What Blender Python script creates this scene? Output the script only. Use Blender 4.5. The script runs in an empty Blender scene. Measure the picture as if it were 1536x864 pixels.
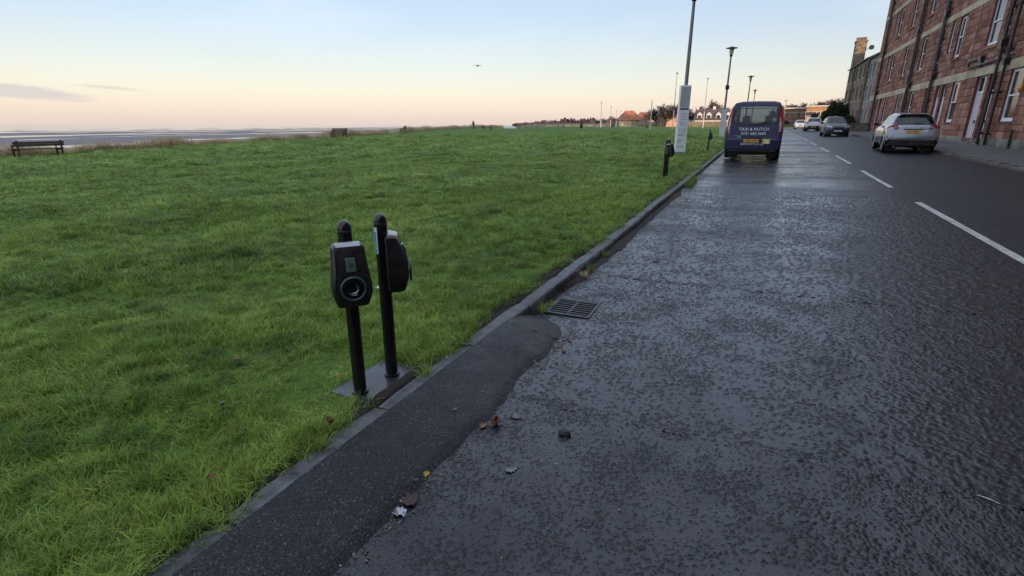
import bpy, bmesh, math, random
import numpy as np
from mathutils import Matrix, Vector, Euler
random.seed(7); rng = np.random.default_rng(7)
S = bpy.context.scene
COL = S.collection
R = math.radians

# ---------------------------------------------------------------- camera, sky, sun, exposure
AZ = 25.2                                    # camera looks this far left of the road's direction (+Y)
cam = bpy.data.cameras.new('camera'); cam_o = bpy.data.objects.new('camera', cam); COL.objects.link(cam_o)
cam_o.location = (0, 0, 1.55); cam_o.rotation_euler = (R(90 - 17.67), 0, R(AZ))
cam.sensor_width = 36; cam.lens = 36 * 769 / 1536; cam.clip_start = 0.05; cam.clip_end = 60000
S.camera = cam_o

SUN_EL = 6.0
SUN_DIR = Vector((math.sin(R(45)) * math.cos(R(SUN_EL)), -math.cos(R(45)) * math.cos(R(SUN_EL)), math.sin(R(SUN_EL))))   # towards the sun
W = bpy.data.worlds.new('World'); S.world = W; W.use_nodes = True
nt = W.node_tree; nt.nodes.clear()
def N(t, typ, **kw):
    n = t.nodes.new(typ)
    for k, v in kw.items(): setattr(n, k, v)
    return n
def ramp(t, fac, stops, interp='LINEAR'):
    r = N(t, 'ShaderNodeValToRGB'); r.color_ramp.interpolation = interp
    e = r.color_ramp.elements
    while len(e) < len(stops): e.new(0.5)
    for el, (p, c) in zip(e, stops):
        el.position = p; el.color = (c[0], c[1], c[2], 1) if hasattr(c, '__len__') else (c, c, c, 1)
    t.links.new(fac, r.inputs[0]); return r.outputs[0]
def mth(t, op, a, b=None, clamp=False):
    m = N(t, 'ShaderNodeMath', operation=op); m.use_clamp = clamp
    for i, x in enumerate((a, b)):
        if x is None: continue
        if hasattr(x, 'links'): t.links.new(x, m.inputs[i])
        else: m.inputs[i].default_value = x
    return m.outputs[0]
def mixc(t, fac, a, b, blend='MIX'):
    m = N(t, 'ShaderNodeMix', data_type='RGBA', blend_type=blend)
    for s, x in ((m.inputs[0], fac), (m.inputs[6], a), (m.inputs[7], b)):
        if hasattr(x, 'links'): t.links.new(x, s)
        elif hasattr(x, '__len__'): s.default_value = (x[0], x[1], x[2], 1)
        else: s.default_value = x
    return m.outputs[2]
sky = N(nt, 'ShaderNodeTexSky', sky_type='NISHITA'); sky.sun_disc = False
sky.sun_elevation = R(SUN_EL); sky.sun_rotation = math.atan2(SUN_DIR.x, SUN_DIR.y)
sky.air_density = 1.0; sky.dust_density = 1.6; sky.ozone_density = 1.4
tc = N(nt, 'ShaderNodeTexCoord'); sep = N(nt, 'ShaderNodeSeparateXYZ')
nt.links.new(tc.outputs['Generated'], sep.inputs[0])
zc = sep.outputs[2]
# evening colours by height, same all round; upper dome brightened to lift ground light
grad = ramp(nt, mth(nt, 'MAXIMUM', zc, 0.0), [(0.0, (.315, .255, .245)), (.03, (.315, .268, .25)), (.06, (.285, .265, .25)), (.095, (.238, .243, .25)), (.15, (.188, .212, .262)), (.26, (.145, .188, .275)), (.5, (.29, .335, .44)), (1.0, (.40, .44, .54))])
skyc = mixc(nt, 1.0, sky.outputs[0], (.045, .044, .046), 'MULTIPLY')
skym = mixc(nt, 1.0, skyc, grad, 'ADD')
# low cloud streaks out over the sea, and fine high veils
az_ = mth(nt, 'ARCTAN2', sep.outputs[0], sep.outputs[1])
mp = N(nt, 'ShaderNodeMapping'); mp.inputs['Scale'].default_value = (5.0, 5.0, 60.0)
nt.links.new(tc.outputs['Generated'], mp.inputs[0])
cn = N(nt, 'ShaderNodeTexNoise'); cn.inputs['Scale'].default_value = 1.6; cn.inputs['Detail'].default_value = 5; cn.inputs['Roughness'].default_value = .6
nt.links.new(mp.outputs[0], cn.inputs[0])
def streak(az0, w, z0, h, slope=0.0):
    da = mth(nt, 'DIVIDE', mth(nt, 'SUBTRACT', az_, R(az0)), R(w)); zz = mth(nt, 'SUBTRACT', mth(nt, 'SUBTRACT', zc, z0), mth(nt, 'MULTIPLY', da, slope))
    dz_ = mth(nt, 'DIVIDE', zz, h); q = mth(nt, 'ADD', mth(nt, 'MULTIPLY', da, da), mth(nt, 'MULTIPLY', dz_, dz_))
    return mth(nt, 'SUBTRACT', 1.0, q, clamp=True)
cl_ = mth(nt, 'ADD', mth(nt, 'ADD', streak(-67.5, 6.2, .043, .012, -.008), mth(nt, 'MULTIPLY', streak(-61.5, 3, .052, .004, -.003), .6)), mth(nt, 'ADD', streak(-88, 12, .05, .016), streak(-130, 14, .05, .014)), clamp=True)
cloud = ramp(nt, mth(nt, 'ADD', mth(nt, 'MULTIPLY', cl_, .75), mth(nt, 'MULTIPLY', cn.outputs[0], .9)), [(.62, 0), (.98, .75)])
skyf = mixc(nt, cloud, skym, (.30, .278, .272))
trail = ramp(nt, mth(nt, 'MULTIPLY', streak(5.8, .75, .190, .0022, -.012), 1.0), [(0, 0), (.6, .8)])
skyf = mixc(nt, trail, skyf, (.55, .55, .57))
mp2 = N(nt, 'ShaderNodeMapping'); mp2.inputs['Scale'].default_value = (2.2, 2.2, 9.0); mp2.inputs['Rotation'].default_value = (.25, .1, 0)
nt.links.new(tc.outputs['Generated'], mp2.inputs[0])
cn2 = N(nt, 'ShaderNodeTexNoise'); cn2.inputs['Scale'].default_value = 1.5; cn2.inputs['Detail'].default_value = 5
nt.links.new(mp2.outputs[0], cn2.inputs[0])
veil = mth(nt, 'MULTIPLY', ramp(nt, cn2.outputs[0], [(.42, 0), (.75, 1)]), .22)
skyf = mixc(nt, mth(nt, 'MULTIPLY', veil, ramp(nt, zc, [(.05, 0), (.2, 1)])), skyf, (.50, .52, .56))
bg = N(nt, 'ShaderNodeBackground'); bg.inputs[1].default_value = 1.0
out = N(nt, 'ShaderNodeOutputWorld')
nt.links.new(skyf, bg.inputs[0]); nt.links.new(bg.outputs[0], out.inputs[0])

sun = bpy.data.lights.new('sun', 'SUN'); sun.energy = 2.0; sun.angle = R(.6); sun.color = (1, .72, .46)
sun_o = bpy.data.objects.new('sun', sun); COL.objects.link(sun_o)
sun_o.rotation_euler = SUN_DIR.to_track_quat('Z', 'Y').to_euler()
S.view_settings.view_transform = 'Standard'; S.view_settings.look = 'None'
S.view_settings.exposure = 1.2; S.view_settings.gamma = 1.0; S.view_settings.use_curve_mapping = False
S.render.engine = 'CYCLES'; S.cycles.use_denoising = True; S.cycles.max_bounces = 4; S.cycles.use_adaptive_sampling = True; S.cycles.adaptive_threshold = .02
S.cycles.transparent_max_bounces = 12; S.cycles.caustics_reflective = False; S.cycles.caustics_refractive = False

# ---------------------------------------------------------------- helpers
class MB:
    def __init__(s): s.v = []; s.f = []
    def add(s, v, f, M=None):
        o = len(s.v)
        if M is not None: v = [tuple(M @ Vector(p)) for p in v]
        s.v += [tuple(p) for p in v]; s.f += [tuple(i + o for i in q) for q in f]; return s
    def box(s, c, d, M=None, rz=0, taper=1.0):
        x, y, z = d[0] / 2, d[1] / 2, d[2] / 2; t = taper
        v = [(-x, -y, -z), (x, -y, -z), (x, y, -z), (-x, y, -z), (-x * t, -y * t, z), (x * t, -y * t, z), (x * t, y * t, z), (-x * t, y * t, z)]
        f = [(0, 3, 2, 1), (4, 5, 6, 7), (0, 1, 5, 4), (1, 2, 6, 5), (2, 3, 7, 6), (3, 0, 4, 7)]
        T = Matrix.Translation(c) @ Matrix.Rotation(rz, 4, 'Z')
        if M is not None: T = M @ T
        return s.add(v, f, T)
    def span(s, a, b, M=None):
        return s.box([(p + q) / 2 for p, q in zip(a, b)], [abs(q - p) for p, q in zip(a, b)], M)
    def loft(s, rings, cap=True, close=True, M=None):
        n = len(rings[0]); v = [p for r in rings for p in r]; f = []
        for i in range(len(rings) - 1):
            for j in range(n if close else n - 1):
                k = (j + 1) % n
                f.append((i * n + j, i * n + k, (i + 1) * n + k, (i + 1) * n + j))
        if cap: f.append(tuple(range(n - 1, -1, -1))); f.append(tuple((len(rings) - 1) * n + j for j in range(n)))
        return s.add(v, f, M)
    def tube(s, pts, r, n=8, cap=True, M=None):
        pts = [Vector(p) for p in pts]; rr = r if hasattr(r, '__len__') else [r] * len(pts); rings = []; up = None
        for i, p in enumerate(pts):
            d = (pts[min(i + 1, len(pts) - 1)] - pts[max(i - 1, 0)]).normalized()
            if up is None: up = d.orthogonal().normalized()
            up = (up - d * up.dot(d)).normalized(); w = d.cross(up)
            rings.append([p + (up * math.cos(2 * math.pi * k / n) + w * math.sin(2 * math.pi * k / n)) * rr[i] for k in range(n)])
        return s.loft(rings, cap, True, M)
    def lathe(s, prof, n=16, c=(0, 0, 0), M=None):
        rings = [[(c[0] + max(r, 1e-4) * math.cos(2 * math.pi * k / n), c[1] + max(r, 1e-4) * math.sin(2 * math.pi * k / n), c[2] + z) for k in range(n)] for r, z in prof]
        return s.loft(rings, True, True, M)
    def prism(s, poly, h, M=None):          # poly in local XY, extruded 0..h along local Z
        return s.loft([[(x, y, 0) for x, y in poly], [(x, y, h) for x, y in poly]], True, True, M)
def mesh_of(mb, name, mats=(), smooth=False):
    me = bpy.data.meshes.new(name); me.from_pydata(mb.v, [], mb.f); me.update()
    for m in mats: me.materials.append(m)
    if smooth:
        me.polygons.foreach_set('use_smooth', [True] * len(me.polygons))
        me.set_sharp_from_angle(angle=R(38 if smooth is True else smooth))
    return me
def obj(name, mb, m, parent=None, smooth=False, bevel=0, loc=None, rot=None):
    me = mb if isinstance(mb, bpy.types.Mesh) else mesh_of(mb, name, [m] if m else [], smooth)
    o = bpy.data.objects.new(name, me); COL.objects.link(o)
    if parent: o.parent = parent
    if loc is not None: o.location = loc
    if rot is not None: o.rotation_euler = rot
    if bevel:
        b = o.modifiers.new('bevel', 'BEVEL'); b.width = bevel; b.segments = 2; b.limit_method = 'ANGLE'; b.angle_limit = R(40)
    return o
def tag(o, label=None, cat=None, group=None, kind=None):
    for k, v in (('label', label), ('category', cat), ('group', group), ('kind', kind)):
        if v: o[k] = v
    return o
def thing(name, label, cat, loc=(0, 0, 0), rz=0, group=None):
    o = bpy.data.objects.new(name, None); COL.objects.link(o); o.location = loc; o.rotation_euler = (0, 0, rz); o.empty_display_size = .2
    return tag(o, label, cat, group)
def copy_tree(o, parent=None):
    c = o.copy(); COL.objects.link(c)
    if parent: c.parent = parent
    for ch in o.children: copy_tree(ch, c)
    return c
def text_mb(txt, size, depth=.002, M=None):
    cu = bpy.data.curves.new('t', 'FONT'); cu.body = txt; cu.size = size; cu.extrude = depth / 2; cu.align_x = 'CENTER'; cu.align_y = 'CENTER'; cu.resolution_u = 2
    o = bpy.data.objects.new('t', cu); COL.objects.link(o)
    me = o.to_mesh(); mb = MB(); mb.add([v.co for v in me.vertices], [tuple(p.vertices) for p in me.polygons], M)
    o.to_mesh_clear(); bpy.data.objects.remove(o); bpy.data.curves.remove(cu); return mb

MATS = {}
def mat(name, col, rough=.6, metal=0, spec=.5, var=.12, vs=4.0, bump=0, bs=60, coat=0, col2=None, rnd=0, sub=None, dirt=None):
    """principled with a procedural colour mottling and fine relief"""
    if name in MATS: return MATS[name]
    m = bpy.data.materials.new(name); m.use_nodes = True; t = m.node_tree; b = t.nodes['Principled BSDF']
    geo = N(t, 'ShaderNodeNewGeometry')
    ns = N(t, 'ShaderNodeTexNoise'); ns.inputs['Scale'].default_value = vs; ns.inputs['Detail'].default_value = 5
    t.links.new(geo.outputs['Position'], ns.inputs[0])
    c2 = col2 or tuple(max(0, c * (1 - var * 2)) for c in col); c1 = col if col2 else tuple(min(1, c * (1 + var)) for c in col)
    c = ramp(t, ns.outputs[0], [(.3, c2), (.7, c1)])
    if rnd:
        oi = N(t, 'ShaderNodeObjectInfo'); hv = N(t, 'ShaderNodeHueSaturation')
        t.links.new(c, hv.inputs['Color'])
        t.links.new(mth(t, 'MULTIPLY_ADD', oi.outputs['Random'], rnd * 2), hv.inputs['Value']); hv.inputs['Value'].links[0].from_node.inputs[2].default_value = 1 - rnd
        c = hv.outputs[0]
    t.links.new(c, b.inputs['Base Color'])
    b.inputs['Metallic'].default_value = metal; b.inputs['Specular IOR Level'].default_value = spec
    b.inputs['Coat Weight'].default_value = coat; b.inputs['Coat Roughness'].default_value = .05
    rn = ramp(t, ns.outputs[0], [(.3, max(0, rough - .08)), (.7, min(1, rough + .08))]); t.links.new(rn, b.inputs['Roughness'])
    if bump:
        n2 = N(t, 'ShaderNodeTexNoise'); n2.inputs['Scale'].default_value = bs; n2.inputs['Detail'].default_value = 4
        t.links.new(geo.outputs['Position'], n2.inputs[0])
        bp = N(t, 'ShaderNodeBump'); bp.inputs['Strength'].default_value = min(1, bump); bp.inputs['Distance'].default_value = .6 / bs
        t.links.new(n2.outputs[0], bp.inputs['Height']); t.links.new(bp.outputs[0], b.inputs['Normal'])
    MATS[name] = m; return m
def glass_mat(name, tint, trans=.6):
    m = bpy.data.materials.new(name); m.use_nodes = True; t = m.node_tree; t.nodes.clear()
    tr = N(t, 'ShaderNodeBsdfTransparent'); tr.inputs[0].default_value = (*[c * trans for c in tint], 1)
    gl = N(t, 'ShaderNodeBsdfGlossy'); gl.inputs['Roughness'].default_value = .03; gl.inputs[0].default_value = (1, 1, 1, 1)
    ly = N(t, 'ShaderNodeLayerWeight'); ly.inputs[0].default_value = .5; fr_ = mth(t, 'ADD', mth(t, 'MULTIPLY', mth(t, 'POWER', ly.outputs['Facing'], 5.0), .95), .045); lw = fr_.node
    mx = N(t, 'ShaderNodeMixShader'); t.links.new(lw.outputs[0], mx.inputs[0]); t.links.new(tr.outputs[0], mx.inputs[1]); t.links.new(gl.outputs[0], mx.inputs[2])
    o = N(t, 'ShaderNodeOutputMaterial'); t.links.new(mx.outputs[0], o.inputs[0]); MATS[name] = m; return m

# ---------------------------------------------------------------- lie of the land (metres; Y along the road, X across, eye at x=0 y=0 z=1.55)
_ty = np.linspace(-300, 1600, 9501)
_tz = np.interp(_ty, [-300, -10, 0, 4, 15, 23, 28, 47, 72, 110, 1600], [-.3, -.03, 0, .01, .12, .25, .31, .53, .66, .73, .75])
_tz = np.convolve(np.pad(_tz, 12, 'edge'), np.ones(25) / 25, 'valid')
def zg(y): return np.interp(y, _ty, _tz)
KX = -1.56; KB = -1.72; RX = 6.42; RB = 6.55; WX = 9.2
def z_road(x, y): return zg(y) + .02 * (np.clip(x, KX, RX) - KX)
def z_pave(x, y): return zg(y) + .02 * (RX - KX) + .10 + .018 * (x - RX)
def z_verge(x, y):
    d = KB - np.asarray(x, float); s = np.interp(y, [30, 60, 115], [.011, .006, 0])
    return zg(y) + .085 - s * np.clip(d, 0, 60) + (.018 * np.sin(x * 1.7 + 1.3 * np.sin(y * .9)) + .014 * np.sin(y * 2.3 + x * .8) + .03 * np.sin(x * .31 + y * .23) + np.where(np.asarray(y) < 25, .011, 0) * np.sin(x * 9.3 + 1.9 * np.sin(y * 5.1)) * np.sin(y * 8.1 + 1.4 * np.sin(x * 6.3))) * np.clip(d / .8, 0, 1)
def coast(y): return np.interp(y, [-200, 0, 15, 28, 43, 58, 107, 200, 400, 1600], [-34, -38.5, -39.6, -41.2, -43.2, -47, -64, -95, -150, -520])
def far(u, dist):
    a = math.atan((u - 768) / 807) - R(AZ); return dist * math.sin(a), dist * math.cos(a)

def sheet(name, X, Y, Zf, m, parent=None, kind='structure', flip=False, smooth=True):
    X = np.asarray(X, float); Y = np.asarray(Y, float); Zv = Zf(X, Y)
    r, c = X.shape; v = np.stack([X, Y, Zv], -1).reshape(-1, 3)
    i = np.arange(r * c).reshape(r, c); f = np.stack([i[:-1, :-1], i[:-1, 1:], i[1:, 1:], i[1:, :-1]], -1).reshape(-1, 4)
    if flip: f = f[:, ::-1]
    me = bpy.data.meshes.new(name); me.from_pydata(v.tolist(), [], f.tolist()); me.update(); me.materials.append(m)
    if smooth: me.polygons.foreach_set('use_smooth', [True] * len(me.polygons))
    o = bpy.data.objects.new(name, me); COL.objects.link(o)
    if kind: o['kind'] = kind
    if parent: o.parent = parent
    return o

# ---------------------------------------------------------------- surface materials
def new_mat(name):
    m = bpy.data.materials.new(name); m.use_nodes = True; MATS[name] = m
    return m, m.node_tree, m.node_tree.nodes['Principled BSDF']
def noise(t, vec, scale, detail=4, rough=.55, dist=0, out=0):
    n = N(t, 'ShaderNodeTexNoise'); n.inputs['Scale'].default_value = scale; n.inputs['Detail'].default_value = detail
    n.inputs['Roughness'].default_value = rough; n.inputs['Distortion'].default_value = dist
    if vec is not None: t.links.new(vec, n.inputs[0])
    return n.outputs[out]
def mapped(t, vec, sc):
    m = N(t, 'ShaderNodeMapping'); m.inputs['Scale'].default_value = sc; t.links.new(vec, m.inputs[0]); return m.outputs[0]
def bump_node(t, height, dist, strength=1, prev=None):
    b = N(t, 'ShaderNodeBump'); b.inputs['Distance'].default_value = dist; b.inputs['Strength'].default_value = strength
    t.links.new(height, b.inputs['Height'])
    if prev is not None: t.links.new(prev, b.inputs['Normal'])
    return b.outputs[0]

def road_material(name, modelled=False):
    m, t, b = new_mat(name)
    geo = N(t, 'ShaderNodeNewGeometry'); P = geo.outputs['Position']
    sx = N(t, 'ShaderNodeSeparateXYZ'); t.links.new(P, sx.inputs[0])
    # wetness: the left lane holds a film, streaked along the road and across it; the right lane has dried
    pn = noise(t, mapped(t, P, (1.1, .8, 1)), 1.3, 6, .72)
    xr = ramp(t, mth(t, 'MULTIPLY', mth(t, 'ADD', sx.outputs[0], mth(t, 'MULTIPLY', pn, .9)), .1), [(.10, 1), (.25, .7), (.36, .08)], 'EASE')
    bands = ramp(t, noise(t, mapped(t, P, (.10, .55, 1)), 1.0, 3, .6), [(.40, .25), (.55, 1)])
    nearb = ramp(t, mth(t, 'MULTIPLY', sx.outputs[1], .1), [(.50, 1), (.85, 0)])
    bands = mth(t, 'MAXIMUM', bands, nearb)
    track = mth(t, 'SUBTRACT', 1.0, mth(t, 'MULTIPLY', mth(t, 'ABSOLUTE', mth(t, 'SUBTRACT', sx.outputs[0], .42)), 4.0), clamp=True)
    wetm = mth(t, 'MULTIPLY', mth(t, 'MULTIPLY', xr, bands), ramp(t, pn, [(.36, .35), (.54, 1)]))
    wetm = mth(t, 'MAXIMUM', wetm, mth(t, 'MULTIPLY', track, .8), clamp=True)
    # where stones stand proud of the film they break it into dark crumbs
    if modelled:
        at = N(t, 'ShaderNodeAttribute'); at.attribute_name = 'lump'; lump = at.outputs['Fac']
        film = ramp(t, lump, [(.0, 1), (.95, 0)])
        h = mth(t, 'ADD', mth(t, 'MULTIPLY', noise(t, P, 260, 2, .5), .35), mth(t, 'MULTIPLY', noise(t, P, 90, 2, .5), .5)); nrm = bump_node(t, h, .0020, 1.0)
    else:
        fm = mth(t, 'ADD', mth(t, 'MULTIPLY', noise(t, P, 9, 3, .6), .35), mth(t, 'MULTIPLY', noise(t, P, 36, 3, .62), .65))
        film = ramp(t, mth(t, 'ADD', fm, mth(t, 'MULTIPLY', mth(t, 'SUBTRACT', wetm, .6), .10)), [(.36, 0), (.54, 1)])
        lump = mth(t, 'MULTIPLY', mth(t, 'ADD', ramp(t, noise(t, P, 62, 2, .5), [(.40, 0), (.62, 1)]), .15), mth(t, 'SUBTRACT', 1.0, film))
        h = mth(t, 'ADD', mth(t, 'ADD', lump, mth(t, 'MULTIPLY', noise(t, P, 7, 2, .5), .7)), mth(t, 'MULTIPLY', noise(t, P, 50, 2, .5), .38))
        nrm = bump_node(t, h, .0085, 1.0)
    base = ramp(t, noise(t, P, 140, 3, .7), [(.3, (.008, .008, .010)), (.6, (.015, .015, .018)), (.82, (.034, .033, .036))])
    t.links.new(base, b.inputs['Base Color'])
    fw = mth(t, 'MULTIPLY', film, mth(t, 'ADD', mth(t, 'MULTIPLY', wetm, .8), .2))
    ro = mth(t, 'SUBTRACT', .46, mth(t, 'MULTIPLY', fw, .30)); t.links.new(ro, b.inputs['Roughness'])
    sp = mth(t, 'ADD', .20, mth(t, 'MULTIPLY', fw, .40)); t.links.new(sp, b.inputs['Specular IOR Level'])
    t.links.new(nrm, b.inputs['Normal']); return m
M_ROAD = road_material('wet_asphalt'); M_ROADN = road_material('wet_asphalt_chippings', True)

def apron_material():
    m, t, b = new_mat('smooth_tarmac'); geo = N(t, 'ShaderNodeNewGeometry'); P = geo.outputs['Position']
    vo = N(t, 'ShaderNodeTexVoronoi', feature='F1'); vo.inputs['Scale'].default_value = 150; t.links.new(P, vo.inputs[0]); cs = N(t, 'ShaderNodeSeparateColor'); t.links.new(vo.outputs['Color'], cs.inputs[0])
    c = ramp(t, cs.outputs[0], [(.0, (.011, .011, .014)), (.6, (.022, .022, .026)), (.93, (.036, .035, .039)), (.993, (.10, .098, .095))])
    c = mixc(t, ramp(t, noise(t, P, 4, 5, .7), [(.5, 0), (.72, .6)]), c, (.020, .019, .017))
    t.links.new(c, b.inputs['Base Color'])
    t.links.new(ramp(t, noise(t, P, 5, 4), [(.35, .34), (.7, .55)]), b.inputs['Roughness']); b.inputs['Specular IOR Level'].default_value = .22
    h = mth(t, 'ADD', mth(t, 'MULTIPLY', ramp(t, vo.outputs['Distance'], [(.1, 1), (.6, 0)]), .55), mth(t, 'MULTIPLY', noise(t, P, 22, 4, .65), 1.2))
    t.links.new(bump_node(t, h, .0048, 1.0), b.inputs['Normal']); return m
M_APRON = apron_material()

def turf_material():
    m, t, b = new_mat('turf'); geo = N(t, 'ShaderNodeNewGeometry'); P = geo.outputs['Position']
    sx = N(t, 'ShaderNodeSeparateXYZ'); t.links.new(P, sx.inputs[0])
    big = noise(t, mapped(t, P, (1, .6, 1)), .35, 5, .6); mid = noise(t, P, 2.2, 5, .65); fn = noise(t, P, 30, 4, .7)
    c = ramp(t, big, [(.3, (.075, .145, .024)), (.5, (.115, .205, .028)), (.72, (.155, .250, .040))])
    c = mixc(t, ramp(t, mid, [(.35, .55), (.65, 0)]), c, (.040, .090, .018))
    c = mixc(t, ramp(t, fn, [(.4, .5), (.7, 0)]), c, (.030, .062, .014))
    # trodden soil near the kerb, its edge ragged
    ed = mth(t, 'ADD', sx.outputs[0], mth(t, 'MULTIPLY', noise(t, P, 5, 5, .7), .26))
    soil = ramp(t, mth(t, 'ADD', ed, 2.6), [(.83, 0), (.93, 1)])
    near = ramp(t, mth(t, 'MULTIPLY', sx.outputs[1], .01), [(.45, 1), (.6, 0)])
    c = mixc(t, mth(t, 'MULTIPLY', soil, near), c, (.028, .021, .014))
    t.links.new(c, b.inputs['Base Color']); b.inputs['Roughness'].default_value = .9; b.inputs['Specular IOR Level'].default_value = .12
    n1 = bump_node(t, mid, .12, .7); t.links.new(bump_node(t, fn, .03, .8, n1), b.inputs['Normal']); return m
M_TURF = turf_material()

def blade_material(name, cols, dry, sub=.5):
    m = bpy.data.materials.new(name); m.use_nodes = True; t = m.node_tree; b = t.nodes['Principled BSDF']; MATS[name] = m
    geo = N(t, 'ShaderNodeNewGeometry'); P = geo.outputs['Position']; oi = N(t, 'ShaderNodeObjectInfo')
    at = N(t, 'ShaderNodeAttribute'); at.attribute_name = 'tone'
    big = noise(t, mapped(t, P, (1, .6, 1)), .45, 5, .65); mid = noise(t, P, 4.5, 4, .7)
    k = mth(t, 'ADD', mth(t, 'MULTIPLY', big, .45), mth(t, 'MULTIPLY', mid, .55))
    c = ramp(t, k, [(.37, cols[0]), (.5, cols[1]), (.63, cols[2])])
    hv = N(t, 'ShaderNodeHueSaturation'); t.links.new(c, hv.inputs['Color'])
    v = mth(t, 'ADD', mth(t, 'MULTIPLY', at.outputs['Fac'], .75), mth(t, 'MULTIPLY', oi.outputs['Random'], .5)); t.links.new(mth(t, 'ADD', v, .42), hv.inputs['Value'])
    t.links.new(mth(t, 'ADD', mth(t, 'MULTIPLY', oi.outputs['Random'], .03), .485), hv.inputs['Hue'])
    c = mixc(t, ramp(t, at.outputs['Fac'], [(.90, 0), (.96, .8)]), hv.outputs[0], dry)
    t.links.new(c, b.inputs['Base Color']); b.inputs['Roughness'].default_value = .5; b.inputs['Specular IOR Level'].default_value = .22
    tl = N(t, 'ShaderNodeBsdfTranslucent'); t.links.new(c, tl.inputs[0]); mx = N(t, 'ShaderNodeMixShader'); mx.inputs[0].default_value = .30
    o = t.nodes['Material Output']; t.links.new(b.outputs[0], mx.inputs[1]); t.links.new(tl.outputs[0], mx.inputs[2]); t.links.new(mx.outputs[0], o.inputs[0])
    return m
M_BLADE = blade_material('grass_blade', ((.058, .112, .021), (.185, .290, .043), (.335, .440, .085)), (.30, .25, .10))
M_REED = blade_material('dry_reed', ((.40, .29, .17), (.54, .41, .25), (.64, .51, .34)), (.66, .55, .4))
M_KERB = mat('kerb_stone', (.080, .079, .085), .5, var=.42, vs=11, bump=.9, bs=70, rnd=.3)
M_KERB2 = mat('kerb_stone_brown', (.105, .085, .068), .6, var=.4, vs=11, bump=.9, bs=70, rnd=.3)
M_PAVE = mat('pavement_tar', (.090, .086, .080), .7, var=.25, vs=2.2, bump=.5, bs=120)
M_PAINT = mat('road_paint', (.62, .61, .58), .6, var=.14, vs=11, bump=.6, bs=150)
M_PAINT = None
M_SOIL = mat('soil', (.030, .022, .015), .95, var=.4, vs=25, bump=1, bs=90)

def paint_material():
    m, t, b = new_mat('worn_road_paint'); geo = N(t, 'ShaderNodeNewGeometry'); P = geo.outputs['Position']
    w = mth(t, 'ADD', mth(t, 'MULTIPLY', noise(t, P, 60, 5, .7), .6), mth(t, 'MULTIPLY', noise(t, P, 3, 4, .6), .4))
    c = ramp(t, noise(t, P, 7, 5, .65), [(.3, (.33, .32, .29)), (.7, (.55, .53, .49))])
    t.links.new(mixc(t, ramp(t, w, [(.53, 0), (.60, .85)]), c, (.05, .05, .055)), b.inputs['Base Color']); b.inputs['Roughness'].default_value = .6
    t.links.new(bump_node(t, noise(t, P, 80, 4, .6), .006, .8), b.inputs['Normal']); return m
M_PAINT = paint_material()

# ---------------------------------------------------------------- the setting: field, road, pavement, sea
ys = np.concatenate([np.linspace(-160, -12, 30)[:-1], np.arange(-12, 14, .2), np.arange(14, 60, 1.0), np.geomspace(60, 1500, 46)])
dcols = np.concatenate([np.arange(0, 8, .2), np.linspace(8, 34, 40)[1:]]) / 34.0
dcols = np.append(dcols, 1.0) if dcols[-1] < 1 else dcols
Yg = np.repeat(ys[:, None], len(dcols), 1)
near_w = 34.0
def field_x(y, d):   # first 80 % of the columns are real metres near the kerb, the last reach the coast
    full = KB - coast(y)
    return KB - d * full if False else KB - (d * near_w) * np.interp(d, [0, .25, 1], [1, 1, 1]) * np.where(d <= .25, 1, 1 + (d - .25) / .75 * (full / near_w - 1))
Xg = field_x(Yg, np.repeat(dcols[None], len(ys), 0))
ground = sheet('ground', Xg, Yg, z_verge, M_TURF)
# land on the other side, under road and houses, out to the horizon
xs = np.array([KB, KX, 2, RX, 9, 30, 120, 500, 2500.]); ys2 = np.concatenate([np.linspace(-300, 125, 60), np.geomspace(130, 1600, 24)])
X2, Y2 = np.meshgrid(xs, ys2)
sheet('ground', X2, Y2, lambda x, y: zg(y) - .05 + np.where((y > 128) & (x < 2000), .19, 0), M_TURF)
# bank down to the beach
M_BANK = mat('shore_bank', (.10, .085, .05), .95, var=.4, vs=1.2, bump=1, bs=8)
bd = np.array([0, 1.2, 3, 6, 10.]); bz = np.array([0, -.25, -1.4, -2.7, -3.6])
Yb = np.repeat(ys[:, None], 5, 1)
sheet('shore_bank', coast(Yb) - bd[None], Yb, lambda x, y: z_verge(coast(y), y) + bz[None], M_BANK)
# tidal flat with ridges that stand out of the water
def flat_material():
    m, t, b = new_mat('tidal_mud'); geo = N(t, 'ShaderNodeNewGeometry'); P = geo.outputs['Position']
    n = noise(t, mapped(t, P, (.5, .14, 1)), .35, 5, .6)
    t.links.new(ramp(t, n, [(.35, (.034, .029, .031)), (.65, (.070, .060, .062))]), b.inputs['Base Color']); b.inputs['Roughness'].default_value = .55
    t.links.new(bump_node(t, noise(t, mapped(t, P, (1, .25, 1)), 1.1, 4), .25, .8), b.inputs['Normal']); return m
SEA = -3.35
fx = np.concatenate([np.linspace(0, 120, 90), np.geomspace(124, 900, 50)]); fy = np.concatenate([np.linspace(-120, 150, 110), np.geomspace(155, 1500, 50)])
FX, FY = np.meshgrid(fx, fy); XX = coast(FY) - 5 - FX
def flat_z(x, y):
    d = coast(y) - x
    a = .13 * np.sin(d / 9.5 + .9 * np.sin(y / 31)) + .10 * np.sin(d / 23 + y / 60 + 1.2 * np.sin(y / 47 + 1)) + .07 * np.sin(d / 4.1 + y / 13) + .05 * np.sin(d / 2.2 + 1.7 * np.sin(y / 9.))
    return SEA + .02 + a + np.interp(d, [5, 12, 30, 110, 230, 420, 900], [.12, -.02, .03, .10, .06, -.10, -.35])
sheet('tidal_flat', XX, FY, flat_z, flat_material())
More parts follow.
